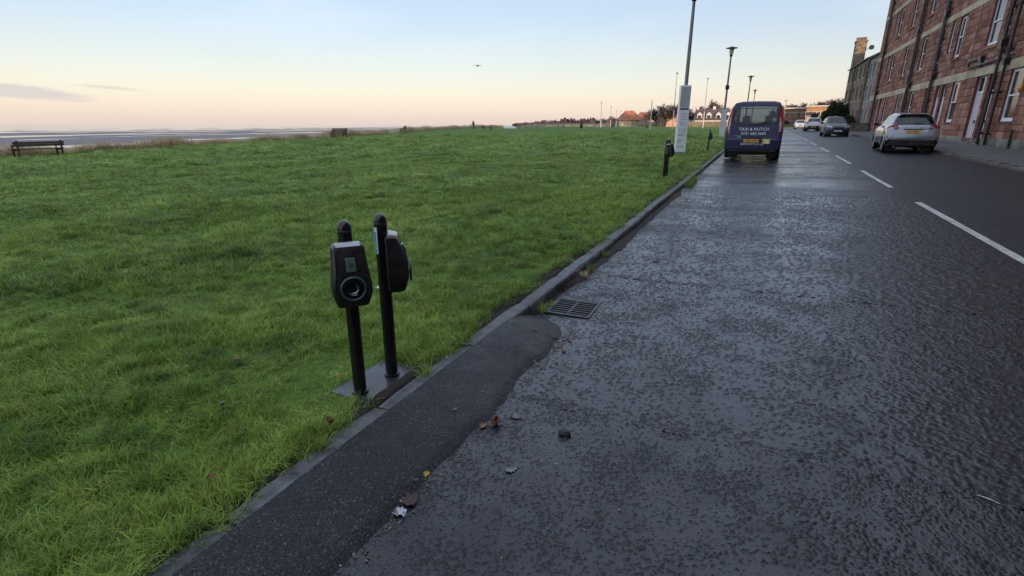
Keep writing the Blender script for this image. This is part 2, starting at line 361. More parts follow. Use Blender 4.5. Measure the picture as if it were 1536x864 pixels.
def sea_material():
    m, t, b = new_mat('sea_water'); geo = N(t, 'ShaderNodeNewGeometry'); P = geo.outputs['Position']
    b.inputs['Base Color'].default_value = (.10, .13, .16, 1); b.inputs['Roughness'].default_value = .10; b.inputs['IOR'].default_value = 1.33
    t.links.new(bump_node(t, noise(t, mapped(t, P, (.8, .25, 1)), .9, 4), .06, .5), b.inputs['Normal']); return m
Xs, Ys = np.meshgrid(np.array([-40000, -8000, -2000, -600, -200, -100, -60, -35.]), np.array([-20000, -3000, -600, -150, 0, 150, 500, 1500, 8000, 40000.]))
Xs = np.where(Xs == -35, np.minimum(coast(Ys) - 5, -35), np.minimum(Xs, coast(Ys) - 6))
sheet('sea', Xs, Ys, lambda x, y: np.full(x.shape, SEA), sea_material(), smooth=False)

yr = np.concatenate([np.arange(-160, -10, 10), np.arange(-10, 60, .5), np.arange(60, 131, 5)])
Xr, Yr = np.meshgrid(np.linspace(KX - .03, RX + .02, 13), yr)
road = sheet('road', Xr, Yr, z_road, M_ROAD)
Xq, Yq = np.meshgrid(np.linspace(RX, 260, 14), np.linspace(118, 125.5, 4))
sheet('road', Xq, Yq, lambda x, y: zg(y) + .17 + np.clip(x - 6, 0, 4) * .01, M_ROAD)
Xp, Yp = np.meshgrid(np.linspace(RB - .02, WX + .1, 6), np.concatenate([np.linspace(-160, 10, 20), np.arange(11, 112, 1.0)]))
sheet('pavement', Xp, Yp, z_pave, M_PAVE)
# centre line dashes
for k in range(16):
    y0 = 1.2 + 6.5 * k
    if y0 > 112: break
    yy = np.linspace(y0 - (.75 if k == 1 else 0), y0 + 4.15, 9); xx = 2.75 - (.004 * max(0, y0 - 20))
    X, Y = np.meshgrid(np.array([xx - .055, xx, xx + .055]), yy)
    X = X + rng.normal(0, .0035, X.shape)
    sheet('road_marking', X, Y, lambda x, y: z_road(x, y) + .004, M_PAINT)

# near road: the rolled-in chippings as real relief standing out of the film
def field(ny, nx, step, wl, seed):
    r = np.random.default_rng(seed); f = np.fft.rfft2(r.normal(size=(ny, nx))); ky = np.fft.fftfreq(ny, step)[:, None]; kx = np.fft.rfftfreq(nx, step)[None]
    k = np.hypot(kx, ky); f *= np.exp(-((k - 1 / wl) / (.42 / wl)) ** 2); g = np.fft.irfft2(f, (ny, nx)); return g / g.std()
def sst(a, b, x): t_ = np.clip((x - a) / (b - a), 0, 1); return t_ * t_ * (3 - 2 * t_)
def chippings(y0, y1, step, w1, w2, fade_far, seed):
    nx = int((2.66 + 1.30) / step); ny = int((y1 - y0) / step); x = -1.30 + np.arange(nx) * step; y = y0 + np.arange(ny) * step; X, Y = np.meshgrid(x, y)
    F = lambda wl, k: field(ny, nx, step, wl, seed + k)
    c = sst(-1.1, 1.3, .7 * F(.55, 0) + .6 * F(.22, 1) + .55 * F(.10, 7) + .35 * F(.05, 8))
    q1 = .62 * F(w1, 2) + .55 * F(w1 * 1.7, 9) + .45 * F(w2 * 1.3, 3)
    L = sst(1.05 - 1.2 * c, 1.75 - 1.2 * c, q1 + .18); L = np.clip(L * (.75 + .35 * F(w1, 11)), 0, 1.2)
    e = np.minimum(np.minimum((2.66 - X) / .10, 1), 1); e = np.clip(e, 0, 1)
    if fade_far: e = np.minimum(e, np.clip((y1 - Y) / 4, 0, 1))
    gr = (X > -1.53) & (X < -1.09) & (Y > 3.81) & (Y < 4.29); e = np.where(gr, 0, e)
    H = .0054 * L * e * (w1 / .026) ** .5 + .0008 * field(ny, nx, step, .16, seed + 5) * e + .0003 * field(ny, nx, step, w1 * 1.2, seed + 6) * e
    o = sheet('road_surface', X, Y, lambda a_, b_: z_road(a_, b_) - .001 + .0035 * np.clip(e * 3, 0, 1) + H - np.where(gr, .01, 0), M_ROADN, kind=None)
    at_ = o.data.attributes.new('lump', 'FLOAT', 'POINT'); at_.data.foreach_set('value', (L * e).astype(np.float32).ravel()); o['kind'] = 'structure'; return o
chippings(.3, 2.5, .0052, .0165, .034, False, 100)
chippings(2.42, 5.2, .0085, .026, .05, False, 150)
chippings(5.1, 16, .015, .044, .08, True, 200)

# kerbs: every stone a piece of its own
def kerbstone_mesh(name, w, h, l, m, batter=.03, seed=0):
    r = random.Random(seed); mb = MB(); c = .012
    prof = [(-w / 2, -h), (w / 2 + batter, -h), (w / 2 + .006, -.03), (w / 2 - c * .4, -.008), (w / 2 - c * 1.6, 0), (-w / 2, -.002)]
    rings = []
    n = 7
    for i in range(n):
        y = -l / 2 + l * i / (n - 1); e = .006 if i in (0, n - 1) else 0
        rings.append([(x - (e if x > 0 else -e) + r.uniform(-.003, .003), y, z - (e if z > -.1 else 0) + r.uniform(-.0025, .0025)) for x, z in prof])
    mb.loft(rings); return mesh_of(mb, name, [m])
kerb = bpy.data.objects.new('kerb', None); COL.objects.link(kerb); kerb['kind'] = 'structure'; kerb['label'] = 'grey stone kerb between the grass field and the road'
kmesh = [kerbstone_mesh('kerbstone', .12, .22, .899, M_KERB, seed=i) for i in range(4)]; kmesh2 = [kerbstone_mesh('kerbstone', .12, .22, .899, M_KERB2, seed=i + 9) for i in range(3)]
y = -3.58
i = 0
while y < 62:
    i += 1; yc = y + .457
    xc = -1.66 + random.uniform(-.006, .006) + (.012 * math.sin(yc * .35))
    o = obj('kerbstone', (kmesh2 if yc > 11.5 and random.random() < .8 else kmesh)[i % 3], None, kerb, loc=(xc, yc, float(zg(yc)) + .095 + random.uniform(-.006, .006)))
    sl = float(zg(yc + .4) - zg(yc - .4)) / .8
    o.rotation_euler = (math.atan(sl) + random.uniform(-.006, .006), random.uniform(-.02, .02), random.uniform(-.006, .006)); y += .9145
kerb_r = bpy.data.objects.new('kerb', None); COL.objects.link(kerb_r); kerb_r['kind'] = 'structure'; kerb_r['label'] = 'stone kerb along the pavement in front of the red tenement'
y = 2.0
while y < 60:
    i += 1; yc = y + .457
    o = obj('kerbstone', kmesh2[i % 3], None, kerb_r, loc=(RX + .06, yc, float(z_road(RX, yc)) + .10 + random.uniform(-.005, .005)), rot=(math.atan(float(zg(yc + .4) - zg(yc - .4)) / .8), 0, math.pi + random.uniform(-.006, .006))); y += .9145
# tarmac apron laid up to the kerb, rounded at its end
ap = []
ya = np.concatenate([np.arange(-6, 3.3, .06), 3.3 + .42 * np.sin(np.linspace(0, math.pi / 2, 16))])
rows_v = []; K = 9
jit = np.cumsum(rng.normal(0, .010, len(ya))); jit -= np.convolve(np.pad(jit, 12, 'edge'), np.ones(25) / 25, 'valid')
mb = MB()
for a, yv in enumerate(ya):
    w = .44 * (math.sqrt(max(0, 1 - ((yv - 3.3) / .425) ** 2)) ** .8 if yv > 3.3 else 1)
    x0 = -1.605; x1 = x0 + max(w, .02) + jit[a] * (1 if yv < 3.3 else .3)
    for k in range(K + 1):
        t_ = k / K; xx = x0 + (x1 - x0) * t_
        top = .082 * (1 - t_) ** 1.0 + .030
        endf = 1 if yv < 3.2 else max(.16, 1 - ((yv - 3.2) / .55) ** 2)
        zz = float(zg(yv)) + (top * endf if k < K else -.01) + rng.normal(0, .0012)
        mb.v.append((xx + (.012 if k == K else 0), yv, zz))
for a in range(len(ya) - 1):
    for k in range(K):
        i0 = a * (K + 1) + k; mb.f.append((i0, i0 + 1, i0 + K + 2, i0 + K + 1))
o = obj('tarmac_apron', mb, M_APRON, smooth=60); o['kind'] = 'structure'

# ---------------------------------------------------------------- red sandstone tenement and its row
def block_material(name, stops, use_attr):
    m, t, b = new_mat(name); geo = N(t, 'ShaderNodeNewGeometry'); P = geo.outputs['Position']
    if use_attr:
        a = N(t, 'ShaderNodeAttribute'); a.attribute_name = 'tone'; r = a.outputs['Fac']
    else:
        r = N(t, 'ShaderNodeObjectInfo').outputs['Random']
    c = ramp(t, r, stops)
    st = noise(t, mapped(t, P, (1, 1, .35)), 1.1, 5, .65)
    c = mixc(t, ramp(t, st, [(.42, 0), (.75, .55)]), c, tuple(x * .45 for x in stops[0][1]))
    c = mixc(t, ramp(t, noise(t, P, 14, 5, .7), [(.4, .35), (.65, 0)]), c, tuple(x * .6 for x in stops[0][1]))
    t.links.new(c, b.inputs['Base Color']); b.inputs['Roughness'].default_value = .85; b.inputs['Specular IOR Level'].default_value = .2
    t.links.new(bump_node(t, noise(t, P, 22, 5, .7), .02, .8), b.inputs['Normal']); return m
RED = [(0, (.22, .092, .064)), (.25, (.33, .150, .100)), (.7, (.42, .205, .140)), (1, (.52, .30, .22))]
M_RED = block_material('red_sandstone', RED, False); M_RED_S = block_material('red_sandstone_courses', RED, True)
M_MORT = mat('mortar', (.15, .085, .065), .9, var=.3, vs=3, bump=.6, bs=40)
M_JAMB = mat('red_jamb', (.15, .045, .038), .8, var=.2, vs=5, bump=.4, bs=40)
CREAM = [(0, (.50, .41, .27)), (.5, (.64, .54, .37)), (1, (.70, .60, .43))]
M_CREAM = block_material('cream_stone', CREAM, False)
M_PLINTH = block_material('plinth_stone', [(0, (.19, .18, .14)), (.5, (.27, .26, .20)), (1, (.33, .31, .25))], False)
M_WFRAME = mat('white_window_paint', (.80, .81, .83), .4, var=.05, vs=6)
M_PINK = mat('pale_door_paint', (.62, .53, .56), .45, var=.06, vs=4)
M_PANE = mat('window_glass', (.030, .034, .04), .06, spec=.8, var=.2, vs=2)
M_IRON = mat('black_iron', (.018, .017, .018), .4, var=.3, vs=7, bump=.3, bs=60)
M_SLATE = mat('slate', (.075, .078, .085), .7, var=.3, vs=3, bump=.6, bs=20)

UNIT = []
for s_ in range(5):
    r_ = random.Random(s_); mb = MB()
    def jq(a): return a + r_.uniform(-.022, .022)
    # rough-faced block, unit size, proud towards -X
    mb.v = [(0, -.5, -.5), (0, .5, -.5), (0, .5, .5), (0, -.5, .5), (-.7, jq(-.47), jq(-.44)), (-.7, jq(.47), jq(-.44)), (-.7, jq(.47), jq(.44)), (-.7, jq(-.47), jq(.44)), (-1, jq(0) * 4, jq(0) * 4)]
    mb.f = [(0, 4, 7, 3), (1, 2, 6, 5), (0, 1, 5, 4), (3, 7, 6, 2), (4, 5, 8), (5, 6, 8), (6, 7, 8), (7, 4, 8)]
    UNIT.append(mb)
UN_RED = [mesh_of(u, 'stone_block', [M_RED]) for u in UNIT]; UN_CREAM = [mesh_of(u, 'band_stone', [M_CREAM]) for u in UNIT]; UN_PL = [mesh_of(u, 'plinth_stone', [M_PLINTH]) for u in UNIT]

def wall_with_holes(mb, X, y0, y1, z0, z1, holes, depth):
    """a real wall sheet facing -X with openings and reveals"""
    yc = sorted(set([y0, y1] + [q for h in holes for q in h[:2]])); zc_ = sorted(set([z0, z1] + [q for h in holes for q in h[2:4]]))
    for a, b in zip(yc, yc[1:]):
        for c, d in zip(zc_, zc_[1:]):
            ym, zm = (a + b) / 2, (c + d) / 2
            if any(h[0] < ym < h[1] and h[2] < zm < h[3] for h in holes): continue
            mb.add([(X, a, c), (X, b, c), (X, b, d), (X, a, d)], [(0, 3, 2, 1)])
    return mb
def reveals(mb, X, holes, depth):
    for (a, b, c, d, *_) in holes:
        mb.add([(X, a, c), (X + depth, a, c), (X + depth, a, d), (X, a, d)], [(0, 1, 2, 3)])
        mb.add([(X, b, c), (X + depth, b, c), (X + depth, b, d), (X, b, d)], [(0, 3, 2, 1)])
        mb.add([(X, a, d), (X + depth, a, d), (X + depth, b, d), (X, b, d)], [(0, 1, 2, 3)])
        mb.add([(X, a, c), (X + depth, a, c), (X + depth, b, c), (X, b, c)], [(0, 3, 2, 1)])
    return mb
def sash_window(parent, X, h, depth, sillm, frame=M_WFRAME, small=False, dim=.115, jamb=None):
    a, b, c, d = h[:4]; xf = X + depth - .06; f = dim; mb = MB()
    mb.span((xf, a, c), (xf + .07, a + f, d)); mb.span((xf, b - f, c), (xf + .07, b, d)); mb.span((xf, a + f, c), (xf + .07, b - f, c + f * 1.3)); mb.span((xf, a + f, d - f), (xf + .07, b - f, d))
    if not small:
        mid = (c + d) / 2; mb.span((xf - .015, a + f, mid - .03), (xf + .06, b - f, mid + .03))
        mb.span((xf - .02, a + .02, c + .002), (xf - .002, b - .02, c + .05))
    w = obj('window', mb, frame, parent)
    if small: obj('pane', MB().span((xf + .03, a + f, c + f * 1.3), (xf + .036, b - f, d - f)), M_PANE, w)
    else:
        obj('pane', MB().span((xf + .035, a + f, c + f * 1.3), (xf + .041, b - f, mid - .03)), M_PANE, w)
        obj('pane', MB().span((xf + .02, a + f, mid + .03), (xf + .026, b - f, d - f)), M_PANE, w)
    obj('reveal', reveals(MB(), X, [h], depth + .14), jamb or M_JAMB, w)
    if sillm: obj('sill', MB().span((X - .05, a - .06, c - .16), (X + depth * .5, b + .06, c - .004)), sillm, w, bevel=.008)
    return w
def drainpipe(parent, y, z0, z1, X, r=.055, hops=()):
    mb = MB(); x = X - .13
    mb.tube([(x, y, z0), (x, y, z1)], r, 10)
    for z in np.arange(z0 + .5, z1, 1.75):
        mb.lathe([(r + .002, -.06), (r + .028, -.05), (r + .028, .05), (r + .002, .06)], 10, (x, y, z)); mb.box((X - .05, y, z), (.12, .20, .045))
    for z in hops:
        mb.box((x, y, z), (.20, .26, .24), taper=1.25); mb.tube([(x, y, z + .1), (x + .02, y + .32, z + .28), (X + .02, y + .36, z + .30)], .045, 8); mb.tube([(x, y, z + .1), (x + .02, y - .30, z + .25), (X + .02, y - .34, z + .27)], .045, 8)
    return obj('drainpipe', mb, M_IRON, parent, smooth=True)

TY0, TY1 = 8.0, 64.6; FH = 14.7
def base_z(y): return float(z_pave(WX, y))
DEP = .15
ten = thing('tenement', 'tall red sandstone tenement with cream stone bands and black drainpipes', 'tenement', (0, 0, 0))
floors = [(1.68, 3.80), (5.15, 7.28), (8.66, 10.80), (12.1, 14.1)]
g_open = [(28.95, 30.42, 'w'), (33.15, 34.55, 'd'), (31.95, 32.85, 'd2'), (37.0, 38.3, 'w'), (39.35, 40.28, 'd2'), (40.55, 41.5, 'd2'), (42.95, 43.95, 'w'), (47.0, 48.1, 'w'), (51.35, 52.4, 'w'), (56.2, 57.2, 'w'), (58.4, 59.4, 'd2'), (60.0, 60.9, 'w'), (22.5, 23.9, 'w'), (25.6, 26.9, 'w'), (17.5, 18.9, 'w'), (13, 14.3, 'w')]
u_open = [(33.1, 34.65, 0), (32.0, 32.65, 1), (38.55, 39.7, 0), (40.5, 41.15, 1), (42.55, 43.55, 0), (46.45, 47.6, 0), (51.7, 52.8, 0), (56.5, 57.8, 0), (58.7, 59.4, 1), (28.6, 29.8, 0), (24, 25.2, 0), (19, 20.2, 0), (14, 15.2, 0)]
holes = []
for a, b, k in g_open:
    z0 = 1.68 if k == 'w' else base_z((a + b) / 2) + .03
    holes.append((a, b, z0, 3.80, k))
for fi in (1, 2, 3):
    for a, b, k in u_open:
        c, d = floors[fi]; holes.append((a, b, c + (.45 if k else 0), d, 'n' if k else 'w'))
mbw = MB(); wall_with_holes(mbw, WX + .028, TY0, TY1, .1, FH, holes, DEP)
mbw.span((WX + .45, TY0 + .01, .1), (WX + 11.5, TY1 - .01, FH - .005)); mbw.span((WX + .03, TY0, .1), (WX + .449, TY0 + .3, FH)); mbw.span((WX + .03, TY1 - .3, .1), (WX + .449, TY1, FH))
wall = obj('wall', mbw, M_MORT, ten)
bands = [(3.80, 4.22), (7.33, 7.70), (10.86, 11.2)]
# coursed rubble blocks
cand = []
z = .95; ci = 0
while z < FH - .05:
    hgt = random.choice((.27, .31, .34, .38)); zt = min(z + hgt, FH)
    nb = [b_ for b_ in bands if b_[0] < zt - .001 and b_[1] > z + .001]
    if nb:
        if z < nb[0][0] - .06: zt = nb[0][0]
        else: z = nb[0][1]; continue
    y = TY0 + random.uniform(0, .3)
    blocked = sorted((h[0] - .0, h[1] + .0) for h in holes if h[2] < zt - .02 and h[3] > z + .02)
    while y < TY1:
        e = min(y + random.uniform(.38, .95), TY1); skip = None
        for p, q in blocked:
            if p < e - .001 and q > y + .001:
                if y < p - .08: e = p
                else: skip = q
                break
        if skip: y = skip; continue
        for p, q in blocked:
            if e < p < e + .14: e = p
        if e - y > .05: cand.append((y, e, z, zt))
        y = e
    z = zt
cand.sort(key=lambda c: (0 if (c[0] > 25.5) else 50) + c[0] * 1.0 + (c[3] > 7.4) * (c[3]) * 2)
nbk = 0; stv = []; stf = []; tone = []
for (a, b, c, d) in cand:
    gy, gz = (a + b) / 2, (c + d) / 2; sy, sz = b - a - .014, d - c - .014; th = random.uniform(.020, .042)
    if nbk < 290:
        o = bpy.data.objects.new('stone_block', UN_RED[nbk % 5]); COL.objects.link(o); o.parent = wall; o.location = (WX + .03, gy, gz); o.scale = (th, sy, sz); nbk += 1
    else:
        u = UNIT[random.randrange(5)]; o0 = len(stv); tn = random.random()
        stv += [(WX + .03 + p[0] * th, gy + p[1] * sy, gz + p[2] * sz) for p in u.v]; stf += [tuple(i + o0 for i in q) for q in u.f]; tone += [tn] * len(u.f)
me = bpy.data.meshes.new('stone_courses'); me.from_pydata(stv, [], stf); me.update(); me.materials.append(M_RED_S)
at_ = me.attributes.new('tone', 'FLOAT', 'FACE'); at_.data.foreach_set('value', tone)
o = obj('stone_courses', me, None, ten); o['kind'] = 'stuff'
# cream bands and plinth stones
for bi, (c, d) in enumerate(bands):
    band = obj('string_course', MB().span((WX + .012, TY0, c + .004), (WX + .05, TY1, d - .004)), M_CREAM, ten)
    y = TY0
    while y < TY1 - .2:
        l = random.uniform(.9, 1.7); e = min(y + l, TY1)
        if not (bi == 0 and 36.6 < (y + e) / 2 < 38.0):
            o = bpy.data.objects.new('band_stone', UN_CREAM[random.randrange(5)]); COL.objects.link(o); o.parent = band; o.location = (WX + .012, (y + e) / 2, (c + d) / 2); o.scale = (.034, e - y - .01, d - c)
        y = e
y = TY0; plinth = obj('plinth', MB().span((WX + .01, TY0, .1), (WX + .05, TY1, .93)), M_MORT, ten)
dspans = [(h[0] - .02, h[1] + .02) for h in holes if h[4] in ('d', 'd2')]
while y < TY1 - .2:
    e = min(y + random.uniform(.8, 1.5), TY1)
    inside = next((q for p, q in dspans if p < e - .02 and q > y + .02), None)
    if inside:
        p = next(p for p, q in dspans if q == inside)
        if p - y > .15: e = p
        else: y = inside; continue
    zb = base_z((y + e) / 2) - .05
    o = bpy.data.objects.new('plinth_stone', UN_PL[random.randrange(5)]); COL.objects.link(o); o.parent = plinth; o.location = (WX + .01, (y + e) / 2, (zb + .97) / 2); o.scale = (.075, e - y - .012, .97 - zb); y = e
for h in holes:
    a, b, c, d, k = h
    if k in ('w', 'n'): sash_window(ten, WX, h, DEP, M_RED if k == 'w' and c > 2 else None)
    else:
        zd = c; x = WX + DEP
        dm = M_PINK if k == 'd' else M_WFRAME
        dr = obj('door', MB().span((x, a + .05, zd + .02), (x + .05, b - .05, 3.02)), dm, ten, bevel=.006)
        pb = MB()
        for zz0, zz1 in ((zd + .2, zd + .95), (zd + 1.15, 2.9)):
            for q in (0, 1):
                ww = (b - a - .34) / 2; p0 = a + .13 + q * (ww + .08); pb.span((x - .012, p0, zz0), (x + .001, p0 + ww, zz1))
        obj('door_panel', pb, dm, dr, bevel=.005)
        obj('handle', MB().span((x - .06, (a + b) / 2 - .06, 1.62), (x - .012, (a + b) / 2 + .06, 1.76)), M_IRON, dr, bevel=.01)
        obj('door_frame', MB().span((x - .02, a, zd), (x + .06, a + .05, 3.8)).span((x - .02, b - .05, zd), (x + .06, b, 3.8)).span((x - .02, a + .05, 3.02), (x + .06, b - .05, 3.1)).span((x - .02, a + .05, 3.74), (x + .06, b - .05, 3.8)), M_WFRAME, dr)
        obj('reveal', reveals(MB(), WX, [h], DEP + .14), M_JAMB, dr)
        obj('fanlight', MB().span((x + .01, a + .05, 3.1), (x + .018, b - .05, 3.74)), M_PANE, dr)
        obj('doorstep', MB().span((WX - .12, a + .02, c - .1), (WX + DEP, b - .02, c + .01)), M_PLINTH, dr, bevel=.01)
for y, hp in ((30.9, (4.15,)), (31.8, (5.0,)), (42.35, (4.35, 7.9)), (42.62, ()), (48.35, (4.2,)), (48.95, (7.85,)), (61.35, (4.3, 7.75)), (61.75, ()), (20.5, ())):
    drainpipe(ten, y, base_z(y) + .02, FH - .1, WX, .062, hp)
mb = MB(); mb.tube([(WX - .10, 31.75, 4.36), (WX - .10, 35.9, 4.30)], .055, 8); mb.tube([(WX - .10, 34.3, 4.66), (WX - .10, 35.9, 4.62), (WX - .10, 35.95, 4.30)], .05, 8); mb.box((WX - .1, 34.3, 4.62), (.16, .3, .22)); mb.box((WX - .06, 34.25, 4.48), (.1, .1, .5))
obj('waste_pipe', mb, M_IRON, ten, smooth=True)
mb = MB(); mb.tube([(WX - .05, yy, 4.78 + .10 * math.sin((yy - 31) * .33) - .010 * (yy - 31)) for yy in np.linspace(28, 42, 30)], .012, 5); mb.tube([(WX - .05, 34.1, 4.6), (WX - .05, 34.1, 4.86)], .012, 5); mb.tube([(WX - .04, 36.2, 4.85), (WX - .04, 36.2, 7.3)], .010, 5)
obj('wall_cable', mb, M_IRON, ten)
mb = MB(); mb.tube([(WX - .10, 28.3, base_z(28.3)), (WX - .10, 28.3, 1.35)], .05, 8); obj('vent_stub', mb, M_IRON, ten)
lampm = mat('lantern_glow_tint', (.50, .27, .08), .35, metal=.6, var=.1)  # orange tint painted in place of the lantern's warm glow
mb = MB(); mb.lathe([(.02, -.16), (.07, -.12), (.09, 0), (.07, .12), (.02, .16)], 8, (WX - .14, 28.55, 2.95)); mb.box((WX - .05, 28.55, 2.95), (.14, .06, .12)); obj('wall_lantern', mb, lampm, ten)
mb = MB(); mb.add([(WX - .25, TY0 - .1, FH), (WX - .25, TY1 + .1, FH), (WX + 5.9, TY1 + .1, FH + 3.2), (WX + 5.9, TY0 - .1, FH + 3.2), (WX + 11.8, TY0 - .1, FH), (WX + 11.8, TY1 + .1, FH)], [(0, 3, 2, 1), (3, 4, 5, 2), (0, 1, 5, 4), (0, 4, 3), (1, 2, 5)])
roof = obj('roof', mb, M_SLATE, ten)
for y in (9.5, 30, 47, 63.3): obj('chimney', MB().span((WX + 4.6, y - .9, FH + 1.5), (WX + 7, y + .9, FH + 5)), M_MORT, roof)
obj('gutter', MB().tube([(WX - .22, TY0, FH - .03), (WX - .22, TY1, FH - .03)], .07, 8), M_IRON, ten)

# the row goes on behind the camera's back
def plain_terrace(name, label, y0, y1, X, zf, wm, nwin, floors_, depth=11, roofh=3.0, rm=M_SLATE, sill=None, frame=M_WFRAME, dpt=.2, extra_holes=(), chimneys=(), cm=None):
    t = thing(name, label, 'building'); hs = []
    for (c, d) in floors_:
        for k in range(nwin):
            yc = y0 + (y1 - y0) * (k + .5) / nwin; hs.append((yc - .5, yc + .5, c, d, 'w'))
    hs += list(extra_holes)
    mb = MB(); wall_with_holes(mb, X, y0, y1, -.2, zf, hs, dpt)
    mb.span((X + .4, y0 + .01, -.2), (X + depth, y1 - .01, zf - .01)); mb.span((X + .002, y0, -.2), (X + .399, y0 + .25, zf)); mb.span((X + .002, y1 - .25, -.2), (X + .399, y1, zf))
    obj('wall', mb, wm, t)
    for h in hs:
        sash_window(t, X, h, dpt, sill, frame, small=True, jamb=wm)
    mb = MB(); mb.add([(X - .2, y0, zf), (X - .2, y1, zf), (X + depth / 2, y1, zf + roofh), (X + depth / 2, y0, zf + roofh), (X + depth + .2, y0, zf), (X + depth + .2, y1, zf)], [(0, 3, 2, 1), (3, 4, 5, 2), (0, 1, 5, 4), (0, 4, 3), (1, 2, 5)])
    rf = obj('roof', mb, rm, t)
    for (xa, xb, ya, yb, zt) in chimneys:
        c = obj('chimney', MB().span((xa, ya, zf - .3), (xb, yb, zt)).span((xa - .08, ya - .08, zt), (xb + .08, yb + .08, zt + .18)), cm or wm, rf)
    obj('gutter', MB().tube([(X - .16, y0, zf - .02), (X - .16, y1, zf - .02)], .07, 6), M_IRON, t)
    return t, rf
M_TAN = mat('tan_stone', (.235, .175, .12), .9, var=.3, vs=2.6, bump=.8, bs=9)
M_GREY = mat('grey_render', (.30, .29, .26), .9, var=.2, vs=1.6, bump=.7, bs=12)
M_PALE = mat('pale_sill', (.42, .41, .38), .8, var=.1)
plain_terrace('tenement', 'red tenement continuing the row behind the near end of the pavement', -150, 7.98, WX, 15.2, M_MORT, 22, [(1.6, 3.6), (5.1, 7.2), (8.6, 10.7), (12, 14)])
t, rf = plain_terrace('terraced_house', 'grey rendered terraced house joined to the far end of the red tenement', 64.72, 70.9, WX + .25, 8.35, M_GREY, 3, [(1.75, 3.2), (4.0, 5.5), (6.2, 7.7)], depth=9, roofh=2.6, sill=M_PALE, frame=M_PALE, dpt=.18)
t, rf = plain_terrace('terraced_house', 'tan stone house with tall chimney stack and a satellite dish', 70.95, 86.2, WX + .05, 8.45, M_TAN, 5, [(1.75, 3.1), (4.3, 5.8), (6.6, 8.0)], depth=9, roofh=2.4, sill=M_PALE, frame=M_IRON, dpt=.18, chimneys=[(WX + .1, WX + 1.25, 84.3, 86.1, 11.7)])
for k in range(4): obj('chimney_pot', MB().lathe([(.16, 0), (.15, .35), (.19, .4)], 8, (WX + .25 + .28 * k, 85.2, 11.88)), MATS['tan_stone'], rf)
mb = MB(); mb.lathe([(.02, 0), (.17, .02), (.30, .08)], 16, M=Matrix.Translation((WX + 1.75, 84.0, 10.9)) @ Matrix.Rotation(R(80), 4, 'X') @ Matrix.Rotation(R(20), 4, 'Z')); mb.tube([(WX + 1.75, 84, 10.9), (WX + 1.2, 84.6, 10.7)], .03, 5)
obj('satellite_dish', mb, M_IRON, rf)
for q in range(10): obj('quoin', MB().span((WX + .0, 71.0 + (.0), .9 + q * .75), (WX + .3, 71.35 + .3 * (q % 2), 1.6 + q * .75)), MATS['tan_stone'], t, bevel=.01)
obj('drainpipe', MB().tube([(WX - .1, 79.2, .9), (WX - .1, 79.2, 8.3)], .06, 8), M_IRON, t)
# garden wall of coursed stone before those houses
gw = thing('garden_wall', 'low mossy stone wall before the grey and tan houses', 'wall', (0, 0, 0))
M_GW = mat('mossy_stone', (.17, .155, .105), .95, var=.3, vs=3, bump=.8, bs=15, rnd=.25)
UG = mesh_of(UNIT[0], 'stone', [M_GW]); core = obj('core', MB().span((7.03, 62.6, .6), (7.27, 84, 1.72)), M_GW, gw)
for r_ in range(5):
    y = 62.6 + (r_ % 2) * .3
    while y < 76:
        l = random.uniform(.5, .95); o = bpy.data.objects.new('stone', UG); COL.objects.link(o); o.parent = core; o.location = (7.03, y + l / 2, .92 + r_ * .185); o.scale = (.04, l - .02, .17); y += l
obj('coping', MB().span((6.98, 62.55, 1.721), (7.32, 84, 1.82)), MATS['tan_stone'], gw, bevel=.02)
obj('end_face', MB().span((7.03, 62.5, .6), (WX + .2, 62.62, 1.72)), M_GW, gw)

# ---------------------------------------------------------------- foliage
def leaf_cloud(n, fn, size, tone=True, seed=1):
    r = np.random.default_rng(seed); P = fn(n, r); n = len(P)
    d = r.normal(size=(n, 3)); d /= np.linalg.norm(d, axis=1)[:, None]; e = np.cross(d, r.normal(size=(n, 3))); e /= np.linalg.norm(e, axis=1)[:, None]
    s = size * r.uniform(.6, 1.4, n)[:, None]
    v = np.stack([P - d * s, P + e * s * .45, P + d * s, P - e * s * .45], 1).reshape(-1, 3); f = np.arange(4 * n).reshape(n, 4)
    me = bpy.data.meshes.new('leaves'); me.from_pydata(v.tolist(), [], f.tolist()); me.update()
    a = me.attributes.new('tone', 'FLOAT', 'FACE'); a.data.foreach_set('value', r.uniform(0, .9, n)); return me
M_LEAF = blade_material('evergreen_leaf', ((.012, .030, .010), (.022, .045, .014), (.035, .06, .02)), (.05, .06, .02))
def dome(w, d, h):
    def fn(n, r):
        p = r.normal(size=(n, 3)); p /= np.linalg.norm(p, axis=1)[:, None]; k = r.uniform(.55, 1, n) ** .5
        p[:, 2] = np.abs(p[:, 2]); lump = 1 + .10 * np.sin(p[:, 0] * 7 + 1) * np.sin(p[:, 1] * 6 + p[:, 2] * 5) + .05 * np.sin(p[:, 0] * 17) * np.sin(p[:, 2] * 15)
        return p * (k * lump)[:, None] * np.array([w, d, h]) + np.array([0, 0, .1])
    return fn
def bush(name, label, loc, w, d, h, n, seed, size=.09):
    t = thing(name, label, 'bush', loc); me = leaf_cloud(n, dome(w, d, h), size, seed=seed); me.materials.append(M_LEAF); obj('foliage', me, None, t)
    mb = MB()
    for k in range(5): mb.tube([(0, 0, -.1), (random.uniform(-w, w) * .4, random.uniform(-d, d) * .4, h * .6)], [.06, .02], 5)
    obj('stem', mb, MATS['bark'], t); return t
mat('bark', (.06, .048, .042), .95, var=.3, vs=6, bump=.8, bs=20)
bush('clipped_bush', 'dark rounded evergreen bush rising behind the small dark car', (8.15, 80.0, .95), 2.1, 2.4, 3.1, 9000, 3, .13)
